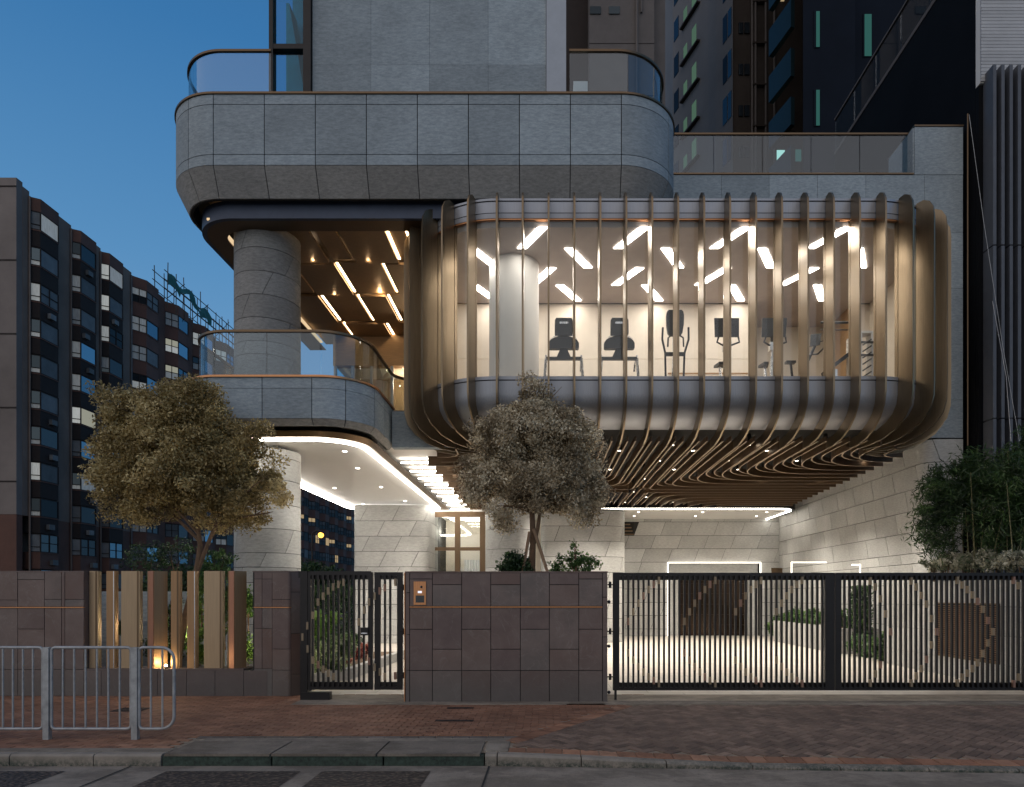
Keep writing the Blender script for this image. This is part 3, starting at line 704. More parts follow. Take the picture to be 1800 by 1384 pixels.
for r, pl in enumerate(lay):
    for x0, x1, up_ in pl:
        sub('ceiling_panel', MB().box(x0*1.04, x1*1.04, rows[r]+.03, rows[r+1]-.03, 9.92+up_, 9.98+up_), 'ceilbronze', tc_)
for x, r in ((-3.47, 0), (-3.05, 0), (-5.01, 1), (-5.95, 2), (-4.98, 2), (-4.18, 2), (-5.89, 3), (-4.65, 3), (-3.9, 1)):
    x *= 1.04; sub('light_strip', MB().box(x-.025, x+.025, rows[r]+.1, rows[r+1]-.1, 9.985, 10.01), 'led_warm', tc_)
glow_spots = []
for x, y in ((-4.2, 16.1), (-4.35, 17.85), (-5.5, 16.1), (-5.55, 17.9), (-3.9, 14.35), (-4.5, 14.35)):
    x *= 1.04; y *= 1.04; mb = MB(); mb.disc((x, y, 9.99), .06); sub('downlight', mb, 'down', tc_); glow_spots.append((x, y, 9.93))
sub('cove_board_glow', MB().box(-7.36, -7.20, 14.8, 22, 9.86, 9.90), m_emit('warm_cove', (1, .72, .42), .85), tc_)  # lit cove board: its light is painted on as a warm emission
# glazed rear of the terrace
gw = MB().box(-6.75, -2.0, 21.62, 21.9, 9.0, 10.25); rear = sub('rear_bulkhead', gw, 'wood')
sub('rear_room_wall', MB().box(-6.7, -2.0, 23.0, 23.1, 6, 9.0), 'wood'); sub('rear_room_ceiling', MB().box(-6.7, -2, 21.9, 23, 9.0, 9.05), 'cream')
for i, x in enumerate((-6.7, -6.15, -5.55, -4.9, -4.3, -3.7, -3.1)):
    sub('mullion', MB().box(x-.04, x+.04, 21.66, 21.76, 6.05, 9.0), 'panel_grey', rear)
    if i: sub('glass_pane', MB().box(x-.5, x-.05, 21.7, 21.71, 6.1, 8.98), 'glass', rear)

# --- canopy over the entrance -----------------------------------------
cn = Path([(-7.45, 14.4), (-4.0, 14.4), (-4.0, 26.2), (-7.45, 26.2)], [1., 1., .55, .8], closed=True)
canopy = sub('canopy', MB().prism(plan(cn, .12), 5.07, 5.14), 'ceilwhite')
mb = MB(); shell(mb, cn, 0, cn.len, [(0, 4.985), (0, 5.069)], .09, step=.08); sub('led_strip', mb, 'led', canopy, True)
fa = Path([(-7.5, 21), (-7.5, 14.25), (-3.9, 14.25), (-3.9, 27)], [0, 1, 1.05, 0])
long_shell(fa, 0, fa.len, [(-.02, 5.03), (.06, 5.14)], 'bronze_dark', 'canopy_edge', th=.12)
long_shell(fa, 0, fa.len, [(.03, 5.10), (.03, 5.13)], 'bronze_dark', 'canopy_edge', th=.6)
for x, y in ((-4.69, 15.9), (-4.97, 18.0), (-6.6, 21.3), (-5.1, 21.1), (-6.7, 25), (-5.0, 24.2)):
    mb = MB(); mb.disc((x, y, 5.064), .055); sub('downlight', mb, 'down', canopy)

# --- entrance --------------------------------------------------------
ed = 25.9
em = MB()
for px_ in (757, 804, 848): em.box(PX(px_, ed)-.10, PX(px_, ed)+.10, ed, ed+.15, 0, 4.9)
em.box(PX(757, ed)+.1, PX(848, ed)-.1, ed+.02, ed+.12, PZ(968, ed), PZ(962, ed)).box(PX(757, ed)+.1, PX(848, ed)-.1, ed+.02, ed+.12, 4.7, 4.9)
ent = sub('entrance_frame', em, 'bronze_dark')
for a, b in ((757, 804), (804, 848)):
    sub('glass_pane', MB().box(PX(a, ed)+.11, PX(b, ed)-.11, ed+.06, ed+.07, PZ(961, ed), 4.69), 'glass', ent)
    sub('door_pane', MB().box(PX(a, ed)+.11, PX(b, ed)-.11, ed+.06, ed+.07, 0, PZ(969, ed)), 'glass', ent)
sub('lobby_wall', MB().box(-5.2, 0, 29, 29.1, 0, 5).box(-5.2, -5.1, ed+.2, 29, 0, 5), 'cream'); sub('lobby_ceiling', MB().box(-5.2, 0, ed+.2, 29, 4.9, 5), 'white')
ll = MB()
for y in (26.8, 27.6, 28.4): ll.box(-4, -1.5, y, y+.1, 4.86, 4.89)
sub('lobby_light', ll, 'led_soft')
sub('curtain', MB().ribbon([(-3.4+.06*i, 28.4+.05*(i % 2)) for i in range(19)], .01, 0, 3.2), 'white')

# ================================================================== FINNED ROOM
gp = Path([(-2.9, 18.0), (-2.9, 14.2), (8.77, 14.2), (8.77, 18.0)], [0, 1.9, 1.9, 0])
a90 = 1.9*PI/2; g0 = 3.8-1.9+a90; g1 = g0+7.87     # straight front between g0 and g1
box_ = long_shell(gp, 0, gp.len, [(-.75, 5.35), (-.50, 5.385), (-.32, 5.45), (-.15, 5.56), (-.04, 5.72), (.0, 5.92), (.0, 6.18)], 'panel_grey', 'spandrel_band', th=.04)
box_.name = 'gym_spandrel'; WL['gym_spandrel'] = WL.get('spandrel_band', Vector((0, 0, 0)))
long_shell(gp, 0, gp.len, [(.012, 6.20), (.012, 6.27)], 'panel_grey', 'sill', th=.2)
long_shell(gp, 0, gp.len, [(-.02, 6.17), (-.02, 6.21)], 'void', 'sill_groove', th=.1)
long_shell(gp, 0, gp.len, [(0, 9.56), (0, 9.66)], 'panel_grey', 'head_band', th=.10)
long_shell(gp, 0, gp.len, [(-.02, 9.65), (-.02, 9.68)], 'void', 'head_groove', th=.10)
long_shell(gp, 0, gp.len, [(.0, 9.675), (.0, 9.90)], 'panel_grey', 'head_band', th=.10)
long_shell(gp, 0, gp.len, [(-.02, 9.89), (-.02, 9.92)], 'void', 'head_groove', th=.10)
long_shell(gp, 0, gp.len, [(.02, 9.915), (.02, 9.96)], 'panel_grey', 'coping', th=.30)
long_shell(gp, 0, gp.len, [(-.01, 9.53), (-.01, 9.562)], 'copper', 'head_trim', th=.08)
sub('box_roof', MB().prism(plan(Path([(-2.75, 18), (-2.75, 14.35), (8.62, 14.35), (8.62, 18)], [0, 1.7, 1.7, 0])), 9.62, 9.9), 'panel_grey')
# floor, lining and ceiling of the exercise room
room = Path([(-2.8, 18.0), (-2.8, 14.3), (8.67, 14.3), (8.67, 18.0)], [0, 1.8, 1.8, 0])
sub('gym_floor', MB().prism(plan(room), 5.95, 6.12), m_plain('gym_vinyl_floor', (.50, .40, .30), .4))
M['gymfloor'] = bpy.data.materials['gym_vinyl_floor']
sub('box_soffit', MB().prism(plan(Path([(-2.1, 18), (-2.1, 15.0), (8.0, 15.0), (8.0, 18)], [0, 1.1, 1.1, 0])), 5.40, 5.93), 'void')
sub('gym_ceiling', MB().prism(plan(room), 9.42, 9.60), 'gymceil')
gb = MB().box(-2.8, 5.55, 18.05, 18.25, 6.1, 9.42).box(8.1, 8.67, 18.05, 18.25, 6.1, 9.42); gym_back = sub('gym_back_wall', gb, 'cream')
for i, x in enumerate((-2.8, -1.4, 0, 1.4, 2.8, 4.2)): 
    for z0, z1 in ((6.12, 6.75), (6.76, 7.95), (7.96, 9.41)): sub('wall_panel', MB().box(x+.006, min(x+1.394, 5.55), 18.02, 18.05, z0, z1), 'cream', gym_back)
sub('mirror_wall', MB().box(5.55, 8.1, 19.6, 19.7, 6.1, 9.42), m_plain('pale_beige_lining', (.62, .56, .47), .35, var=.04)); M['lining'] = bpy.data.materials['pale_beige_lining']
sub('recess_side', MB().box(5.45, 5.55, 18.26, 19.6, 6.1, 9.42).box(8.1, 8.2, 18.26, 19.6, 6.1, 9.42), 'wood')
sub('recess_top', MB().box(5.45, 8.2, 18.02, 19.7, 9.43, 9.5).box(5.45, 8.2, 18.02, 19.7, 6.0, 6.1), 'gymceil')
sub('side_lining', MB().box(8.55, 8.66, 16.15, 18.05, 6.12, 9.42).box(-2.79, -2.7, 16.15, 18.05, 6.12, 9.42), 'lining')
for z in (7.0, 7.55): sub('ballet_rail', MB().tube([(3.2, 17.95, z), (5.3, 17.95, z)], .025, 6), 'wood')
for z in (7.35, 7.42): sub('recess_rail', MB().box(5.56, 8.09, 19.55, 19.59, z, z+.04), 'panel_grey')
sub('column', MB().tube([(-.75, 15.95, 6.12), (-.75, 15.95, 9.42)], .58, 32), 'white', None, True)
lay = []
for y, sg, x0, n, dx in ((14.70, 1, -.3, 4, 2.13), (15.59, -1, -1.4, 5, 2.145), (16.49, 1, -.1, 4, 2.06), (17.38, -1, -1.55, 5, 2.13)):
    for i in range(n):
        x = x0+i*dx; mb = MB(); h = .44; k_ = .24*sg; w_ = .10
        pts = [Vector(q) for q in ((x+k_-w_, y-h), (x+k_+w_, y-h), (x-k_+w_, y+h), (x-k_-w_, y+h))]
        mb.add([(p.x, p.y, 9.405) for p in pts], [(3, 2, 1, 0)]); o = sub('ceiling_light', mb, 'gymlight')
# glazing between the mullions, one pane for every bay
fin_s = [g0+i*.52467 for i in range(16)]
lefts = [g0-1.9*math.radians(15)*k for k in range(1, 7)]; rights = [g1+1.9*math.radians(15)*k for k in range(1, 7)]
st = sorted(lefts+fin_s+rights); st = [st[0]-.6]+st+[st[-1]+.6]
for i in range(len(st)-1):
    q = MB(); shell(q, gp, st[i]+.018, st[i+1]-.018, [(-.03, 6.27), (-.03, 9.53)], .015); sub('glass_pane', q, 'glass_gym')
for s in st[1:-1]:
    x, y, nx, ny = gp.at(s); t = Vector((-ny, nx, 0)); n = Vector((nx, ny, 0)); p = Vector((x, y, 0))
    def q(o, w, z): v = p+n*o+t*w; return (v.x, v.y, z)
    mb = MB(); mb.hexa([q(-.09, -.018, 6.27), q(0, -.018, 6.27), q(0, .018, 6.27), q(-.09, .018, 6.27)], [q(-.09, -.018, 9.53), q(0, -.018, 9.53), q(0, .018, 9.53), q(-.09, .018, 9.53)])
    sub('mullion', mb, 'bronze')
# fins
outer = [(-1.25, 5.03), (-.85, 5.03), (-.45, 5.08), (-.1, 5.20), (.16, 5.38), (.33, 5.60), (.40, 5.86), (.41, 6.2), (.41, 7.9), (.41, 9.55), (.39, 9.76), (.31, 9.91), (.18, 9.99)]
inner_ = [(-1.25, 5.24), (-.85, 5.24), (-.62, 5.30), (-.34, 5.41), (-.15, 5.54), (-.035, 5.72), (.004, 5.92), (.018, 6.2), (.018, 7.9), (.018, 9.55), (.018, 9.76), (.022, 9.91), (.03, 9.985)]
def fin_mesh(cl=99.):
    mb = MB(); n = len(outer); w = .019; vs = []
    for sgn in (-1, 1):
        for o, z in outer: vs.append((sgn*w, -max(o, -cl), z))
        for o, z in inner_: vs.append((sgn*w, -max(o, -cl), z))
    fs = []
    for i in range(n-1):
        fs.append((i, i+1, n+i+1, n+i)); fs.append((2*n+i, 3*n+i, 3*n+i+1, 2*n+i+1))
        fs.append((i, 2*n+i, 2*n+i+1, i+1)); fs.append((n+i, n+i+1, 3*n+i+1, 3*n+i))
    fs += [(0, n, 3*n, 2*n), (n-1, 3*n-1, 4*n-1, 2*n-1)]
    mb.add(vs, fs); me = mb.mesh('fin', 'bronze', True); return me
fm = fin_mesh()
for s in lefts+fin_s+rights:
    x, y, nx, ny = gp.at(s); link('fin', fm, B, (x, y, 0), math.atan2(ny, nx)+PI/2)
# --- slatted soffit: nested lines turning from the fins to the side walls
CX, CY = 2.935, 21.6; pitch = .1749
soff = sub('soffit_void', MB().prism([(-2.2, 15.9), (-1.0, 15.05), (6.9, 15.05), (8.0, 16.1), (8.75, 17.9), (9.9, 17.9), (9.9, 25.9), (-2.6, 25.9)], 5.78, 5.82), 'void')
sm_n = 0
for side in (1, -1):
    U = 6.88 if side > 0 else 6.0
    for rear in (0, 1):
        V = 6.55 if not rear else 4.15
        for i in range(36):
            u = (i+.5)*pitch; wv = (i+.5)*(.183 if not rear else .18)
            yy = CY+(wv if rear else -wv); ext = 5.62+.06*(yy-16.4) if side > 0 else 5.55
            if yy < 16.3: ext = min(ext, 3.935+math.sqrt(max(.01, 1.6**2-min(1.6, 16.3-yy)**2)))
            VV = V if u < 3.935 else (CY-16.3+math.sqrt(max(0, 1.35**2-(u-3.935)**2)) if not rear else V)
            if wv > VV-.15 or u > ext-.2: continue
            r = max(.12, min(1.5, u*.9+.15, wv*.9+.1, ext-u, VV-wv)); pts = []
            pts.append((u, VV))
            for t in range(13):
                q = t/12; a = (u, wv+r); b = (u, wv); c_ = (u+r, wv)
                pts.append(((1-q)**2*a[0]+2*q*(1-q)*b[0]+q*q*c_[0], (1-q)**2*a[1]+2*q*(1-q)*b[1]+q*q*c_[1]))
            pts.append((ext, wv))
            pl = [(CX+side*a, CY+(b if rear else -b)) for a, b in pts]
            sub('slat', MB().ribbon(pl, .034, 5.02 if i % 3 == 1 else 5.11, 5.22, 0, 1), ['slat', 'slat_edge'], soff)
for i, y in enumerate([15.6, 16.2, 17.4, 18.6, 20.1, 21.4, 22.6, 23.8, 25.1]):
    for x in [CX-5.3+(i % 2)*.6+j*1.75 for j in range(7)]:
        if x > 8.3 or y < 16.5 and (x < -1 or x > 7.2): continue
        sub('downlight', MB().disc((x, y, 5.20), .035, 8).tube([(x, y, 5.205), (x, y, 5.5)], .04, 8), 'down' , soff) if 0 else None
        mb = MB(); mb.tube([(x, y, 5.15), (x, y, 5.6)], .045, 8, 1, True); mb.disc((x, y, 5.145), .04, 8); sub('downlight', mb, ['down', 'blackmetal'], soff)
# --- beams and light lines between canopy and slats
ls = sub('side_ceiling', MB().box(-4.3, -1.0, 15.96, 28, 5.28, 5.33), 'white')
for i, d in enumerate((17.8, 19.0, 20.2, 21.3, 22.6, 23.7, 24.9, 26.0, 27.2)):
    sub('light_line', MB().box(-3.78, -2.5 if i % 2 else -2.2, d-.035, d+.035, 5.16, 5.19), 'led', ls)
    sub('beam', MB().box(-3.0, -1.2, d-.42, d-.36, 5.02, 5.26), 'slat', ls)
# --- back canopy light over the drive
bc = Path([(.2, 25.6), (9.4, 25.6), (9.4, 29)], [0, .7, 0])
bcl = sub('drive_ceiling', MB().prism([(.2, 29), (.2, 25.62)]+plan(bc, .1)[1:], 4.97, 5.04), 'ceilwhite')
mb = MB(); shell(mb, bc, 0, bc.len, [(0, 4.952), (0, 4.985)], .06, step=.08); sub('led_strip', mb, 'led', bcl, True)
mb = MB(); shell(mb, Path([(.2, 25.5), (9.55, 25.5), (9.55, 29)], [0, .8, 0]), 0, 12, [(0, 4.99), (0, 5.3)], .08, step=.1); sub('drive_fascia', mb, 'blackmetal', None, True)
for x in (3.6, 6.1, 8.6):
    for y in (26.6, 27.9): mb = MB(); mb.disc((x, y, 4.965), .05); sub('downlight', mb, 'down', bcl)
# the lamps behind the downlight discs, and an added fill in the rear room
def spot(x, y, z, e, size=95, col=(1, .91, .79), par=B, blend=.9):
    d = bpy.data.lights.new('downlight_lamp', 'SPOT'); d.energy = e; d.spot_size = math.radians(size); d.spot_blend = blend; d.color = col; d.shadow_soft_size = .06
    o = bpy.data.objects.new('downlight_lamp', d); C.objects.link(o); o.parent = par; o.location = Vector((x, y, z))-WL[par.name]; return o
for x, y in ((-4.97, 18.0), (-6.5, 21.3), (-5.1, 22.5), (-4.9, 23.2)): spot(x, y, 4.97, 300 if y > 23 else 640)
for x, y in ((1, 17.0), (4.4, 17.0), (7.6, 17.5), (1, 20.8), (4.4, 20.8), (7.8, 21), (1.5, 23.0), (4.6, 24.3), (7.8, 24.3)): spot(x, y, 5.0, 980, 125)
for x in (3.6, 6.1, 8.6): spot(x, 27.6, 4.92, 200, 110)
def point(x, y, z, e, col, r=.04, par=B):
    d = bpy.data.lights.new('small_lamp', 'POINT'); d.energy = e; d.color = col; d.shadow_soft_size = r
    o = bpy.data.objects.new('small_lamp', d); C.objects.link(o); o.parent = par; o.location = Vector((x, y, z))-WL[par.name]
for x, y, z in glow_spots: point(x, y, z, 7, (1, .70, .40))
point(-4.5, 22.4, 8.6, 40, (1, .75, .5)); spot(-4.7, 15.6, 4.95, 180, 100); point(-4.0, 27.5, 4.3, 60, (1, .9, .75))  # the rear room point is added fill light with no fitting
# ================================================================== EXERCISE MACHINES
FZ = 6.12
def treadmill(x, y, label):
    t = thing('treadmill', (x, y, FZ), label, 'treadmill', 'treadmills behind the gym window')
    def plate(pts, y0, y1):
        n = len(pts); return MB().add([(x+a, y0, FZ+b) for a, b in pts]+[(x+a, y1, FZ+b) for a, b in pts], [tuple(range(n-1, -1, -1)), tuple(range(n, 2*n))]+[(i, (i+1) % n, n+(i+1) % n, n+i) for i in range(n)])
    obj('console', plate([(-.19, 1.46), (.19, 1.46), (.205, 1.5), (.20, 1.80), (.17, 1.85), (-.17, 1.85), (-.20, 1.80), (-.205, 1.5)], y-.02, y+.06), 'black', t)
    obj('badge', plate([(-.09, 1.715), (.09, 1.715), (.105, 1.735), (.09, 1.76), (-.09, 1.76), (-.105, 1.735)], y-.028, y-.021), 'chrome', t)
    obj('dashboard', plate([(-.31, 1.17), (.31, 1.17), (.345, 1.19), (.345, 1.30), (.30, 1.37), (.22, 1.42), (.1, 1.45), (-.1, 1.45), (-.22, 1.42), (-.30, 1.37), (-.345, 1.30), (-.345, 1.19)], y+.02, y+.14), 'black', t)
    obj('dash_rim', plate([(-.30, 1.38), (-.22, 1.43), (-.1, 1.46), (.1, 1.46), (.22, 1.43), (.30, 1.38), (.22, 1.445), (.1, 1.475), (-.1, 1.475), (-.22, 1.445)], y+.0, y+.019), 'chrome', t)
    obj('neck', MB().hexa([(x-.16, y+.05, FZ+.99), (x+.16, y+.05, FZ+.99), (x+.16, y+.12, FZ+.99), (x-.16, y+.12, FZ+.99)], [(x-.08, y+.05, FZ+1.17), (x+.08, y+.05, FZ+1.17), (x+.08, y+.12, FZ+1.17), (x-.08, y+.12, FZ+1.17)]), 'black', t)
    obj('crossbar', MB().box(x-.40, x+.40, y+.03, y+.12, FZ+.93, FZ+.99), 'black', t)
    for s in (-1, 1):
        obj('upright', MB().tube([(x+s*.40, y+.06, FZ+.96), (x+s*.43, y+.02, FZ+.5), (x+s*.42, y, FZ+.1)], .035, 8), 'chrome', t)
        obj('handrail', MB().tube([(x+s*.40, y+.06, FZ+1.02), (x+s*.41, y+.5, FZ+.98), (x+s*.41, y+.62, FZ+.85)], .022, 8), 'chrome', t)
    obj('motor_hood', MB().hexa([(x-.38, y-.1, FZ), (x+.38, y-.1, FZ), (x+.38, y+.35, FZ), (x-.38, y+.35, FZ)], [(x-.33, y, FZ+.26), (x+.33, y, FZ+.26), (x+.36, y+.3, FZ+.2), (x-.36, y+.3, FZ+.2)]), 'black', t)
    obj('deck', MB().box(x-.38, x+.38, y+.35, y+1.9, FZ+.02, FZ+.15), 'black', t)
treadmill(PX(991, 15.4), 15.4, 'treadmill with black console beside the white round column in the gym window')
treadmill(PX(1089, 15.4), 15.4, 'treadmill with black console, second from the round column in the gym window')
x, y = PX(1187, 15.5), 15.5
t = thing('elliptical_trainer', (x, y, FZ), 'tall cross trainer with oval black console and two swinging arms in the gym window', 'cross trainer')
cn_ = []
for z, w_ in ((1.50, .12), (1.56, .165), (1.75, .195), (1.96, .20), (2.04, .185), (2.08, .15)): cn_.append((z, w_))
mb = MB(); vs = []
for z, w_ in cn_: vs += [(x-w_, y, FZ+z), (x+w_, y, FZ+z), (x+w_, y+.09, FZ+z), (x-w_, y+.09, FZ+z)]
fs = [(0, 3, 2, 1), (20, 21, 22, 23)]
for i in range(5): fs += [(i*4+k, i*4+(k+1) % 4, i*4+4+(k+1) % 4, i*4+4+k) for k in range(4)]
obj('console', MB().add(vs, fs), 'black', t)
obj('post', MB().tube([(x, y+.08, FZ+1.5), (x+.02, y+.1, FZ+.9), (x, y+.05, FZ+.1)], [.05, .075, .11], 10), 'chrome', t, True)
for s in (-1, 1):
    obj('moving_arm', MB().tube([(x+s*.29, y-.05, FZ+1.66), (x+s*.30, y-.02, FZ+1.40), (x+s*.22, y+.05, FZ+1.12), (x+s*.20, y+.08, FZ+.4)], .024, 8), 'black', t, True)
    obj('grip', MB().tube([(x+s*.08, y-.02, FZ+1.5), (x+s*.17, y-.06, FZ+1.42), (x+s*.18, y-.05, FZ+1.22)], .02, 6), 'black', t, True)
    obj('pedal', MB().box(x+s*.14-.07, x+s*.14+.07, y+.2, y+.6, FZ+.28, FZ+.33), 'black', t)
obj('base', MB().box(x-.3, x+.3, y-.2, y+1.4, FZ, FZ+.08), 'black', t)
obj('crossbar', MB().box(x-.23, x+.23, y, y+.06, FZ+1.04, FZ+1.12), 'black', t)
def bike(px_, y, label, tilt=0.):
    x = PX(px_, y); t = thing('exercise_bike', (x, y, FZ), label, 'exercise bike', 'exercise bikes in the gym window')
    obj('screen', MB().hexa([(x-.27, y, FZ+1.43), (x+.27, y, FZ+1.43), (x+.27, y+.04, FZ+1.43), (x-.27, y+.04, FZ+1.43)], [(x-.28+tilt, y+.02, FZ+1.86), (x+.28+tilt, y+.02, FZ+1.86), (x+.28+tilt, y+.06, FZ+1.86), (x-.28+tilt, y+.06, FZ+1.86)]), 'screen', t)
    obj('screen_arm', MB().box(x-.05, x+.05, y+.04, y+.1, FZ+1.3, FZ+1.6), 'black', t)
    obj('handlebar', MB().tube([(x-.22, y-.12, FZ+1.38), (x-.25, y-.1, FZ+1.27), (x-.1, y, FZ+1.24), (x+.1, y, FZ+1.24), (x+.25, y-.1, FZ+1.27), (x+.22, y-.12, FZ+1.38)], .022, 8), 'black', t, True)
    obj('head', MB().box(x-.09, x+.09, y-.04, y+.1, FZ+1.12, FZ+1.30), 'chrome', t)
    obj('post', MB().tube([(x, y+.05, FZ+1.2), (x, y+.12, FZ+.7), (x, y+.05, FZ+.25)], [.045, .05, .06], 10), 'chrome', t, True)
    obj('flywheel', MB().tube([(x-.03, y, FZ+.30), (x+.03, y, FZ+.30)], .24, 20), 'black', t)
    obj('saddle', MB().prism([(x-.05, y+.5), (x+.05, y+.5), (x+.11, y+.78), (x-.11, y+.78)], FZ+.98, FZ+1.04), 'black', t)
    obj('seat_post', MB().tube([(x, y+.65, FZ+.98), (x, y+.45, FZ+.2)], .03, 8), 'chrome', t)
    obj('base', MB().box(x-.25, x+.25, y-.15, y-.07, FZ, FZ+.06).box(x-.25, x+.25, y+.9, y+.98, FZ, FZ+.06).box(x-.04, x+.04, y-.1, y+.95, FZ+.06, FZ+.12), 'black', t)
    for s in (-1, 1): obj('pedal', MB().box(x+s*.17-.05, x+s*.17+.05, y+.2, y+.32, FZ+.3+.1*s, FZ+.33+.1*s), 'black', t)
bike(1278, 15.4, 'exercise bike with wide dark screen seen face on, right of the cross trainer')
bike(1360, 15.4, 'exercise bike with wide slanted dark screen in front of the brown door jamb', .03)
x, y = PX(1430, 15.7), 15.7
t = thing('spin_bike', (x, y, FZ), 'small-screened exercise bike seen half from the side with looped handlebar', 'exercise bike')
obj('screen', MB().hexa([(x-.08, y, FZ+1.32), (x+.13, y-.05, FZ+1.34), (x+.13, y-.01, FZ+1.34), (x-.08, y+.04, FZ+1.32)], [(x-.04, y+.05, FZ+1.62), (x+.18, y, FZ+1.62), (x+.18, y+.04, FZ+1.62), (x-.04, y+.09, FZ+1.62)]), 'screen', t)
obj('handlebar', MB().tube([(x-.15, y, FZ+1.35), (x-.12, y, FZ+1.12), (x+.08, y-.05, FZ+1.13), (x+.2, y-.1, FZ+1.25), (x+.22, y-.1, FZ+1.42), (x+.12, y-.08, FZ+1.40)], .02, 8), 'black', t, True)
obj('post', MB().tube([(x+.05, y+.05, FZ+1.35), (x-.1, y+.1, FZ+1.0), (x-.2, y+.1, FZ+.35)], .035, 8), 'black', t, True)
obj('flywheel', MB().tube([(x-.30, y+.08, FZ+.30), (x-.26, y+.14, FZ+.30)], .24, 20), 'black', t)
obj('saddle', MB().box(x-.62, x-.4, y, y+.14, FZ+.95, FZ+1.0), 'black', t)
obj('base', MB().box(x-.7, x+.1, y+.02, y+.1, FZ, FZ+.08), 'black', t)
obj('seat_post', MB().tube([(x-.5, y+.07, FZ+.95), (x-.4, y+.07, FZ+.08)], .03, 8), 'black', t)
x, y = PX(1473, 15.9), 15.9
t = thing('incline_bench', (x, y, FZ), 'sloping exercise bench with white side rail beside the weight rack', 'exercise bench')
obj('pad', MB().hexa([(x-.25, y, FZ+.78), (x+.30, y, FZ+1.2), (x+.30, y+.3, FZ+1.2), (x-.25, y+.3, FZ+.78)], [(x-.28, y, FZ+.86), (x+.27, y, FZ+1.28), (x+.27, y+.3, FZ+1.28), (x-.28, y+.3, FZ+.86)]), 'black', t)
obj('upright', MB().box(x+.28, x+.34, y+.1, y+.2, FZ, FZ+1.6), 'white', t); obj('base', MB().box(x-.5, x+.4, y+.1, y+.2, FZ, FZ+.08), 'white', t)
for k_ in range(4): obj('handle', MB().tube([(x+.22, y, FZ+1.28+k_*.09), (x+.30, y+.1, FZ+1.33+k_*.09)], .02, 6), 'white', t)
obj('crossbar', MB().tube([(x-.4, y, FZ+1.95), (x+.5, y, FZ+1.95)], .03, 8).tube([(x-.4, y, FZ+1.78), (x+.5, y, FZ+1.78)], .015, 8), 'black', t); obj('brace', MB().box(x-.03, x+.03, y+.1, y+.16, FZ+.05, FZ+.9), 'chrome', t)
x, y = PX(1520, 16.0), 16.0
t = thing('weight_rack', (x, y, FZ), 'white weight stack rack with black angled pegs by the right corner of the gym', 'weight rack')
obj('frame', MB().box(x-.12, x-.06, y, y+.3, FZ, FZ+1.75).box(x+.16, x+.2, y, y+.3, FZ, FZ+1.75).box(x-.12, x+.2, y, y+.3, FZ+1.75, FZ+1.8).box(x-.2, x+.25, y-.05, y+.35, FZ, FZ+.08), 'white', t)
for k_ in range(9): obj('peg', MB().tube([(x-.06, y-.02, FZ+.25+k_*.15), (x+.12, y-.08, FZ+.37+k_*.15)], .018, 6), 'black', t)
for z in (1.2, 1.5): obj('shelf', MB().box(x-.2, x+.2, y-.04, y, FZ+z, FZ+z+.04), 'black', t)

# ================================================================== FRONT WALLS
def clad(parent, cols, y, th=.03, g=.0055, zb=0., mat='slate'):
    """cols: (x0, x1, [joint heights bottom..top])"""
    for x0, x1, zs in cols:
        for a, b in zip(zs[:-1], zs[1:]):
            dy = random.uniform(-.002, .002)
            obj('slab', MB().box(x0+g, x1-g, y+dy, y+th, a+g, b-g), mat, parent)
d = 10.95
def z(yy, dd=d): return PZ(yy, dd)
t = thing('slate_wall', (-.65, 11.1, 0), 'long brown slate slab wall with a copper line between the two gates', 'wall')
X = [PX(v, d) for v in (712.5, 720, 760, 811.5, 862.6, 914.6, 965.7, 1017.4, 1059, 1068)]
core = obj('core', MB().box(X[0]+.01, X[-1]-.01, d+.031, d+.32, 0, z(1007)), 'joint', t)
obj('coping', MB().box(X[0]-.005, X[-1]+.005, d-.005, d+.34, z(1007), z(1004.6)), 'slate', t)
zb, z1, z2, z3, zt = -.01, z(1179), z(1141.5), z(1106.4), z(1068.5)
zq = zt+.022
A_ = [[zb, z1, z3, zt], [zb, z1, z2, zt]]
U_ = [[zq, z(1018), z(1007)], [zq, z(1028), z(1007)], [zq, z(1007)]]
colz = [(0, 0), (1, 1), (0, 2), (1, 1), (0, 2), (1, 1), (0, 0)]
cols = []
for i, (a, u) in enumerate(colz): cols += [(X[i+1], X[i+2], A_[a]), (X[i+1], X[i+2], U_[u])]
cols += [(X[0], X[1], [zb, z1, z(1116), z(1042), z(1007)]), (X[8], X[9], [zb, z(1120), z(1050), z(1007)])]
clad(t, cols, d)
obj('copper_line', MB().box(X[1], X[8], d-.012, d+.03, zt+.003, zq-.003), 'copper', t)
obj('copper_edge', MB().box(X[0]-.02, X[0]-.006, d, d+.33, 0, z(1007)), 'copper', t)
for k_ in range(2): obj('return_slab', MB().box(X[-1]-.03, X[-1], d+.035, d+.32, [0, 1.06][k_]+.004, [1.05, z(1007)][k_]-.004), 'slate', t)
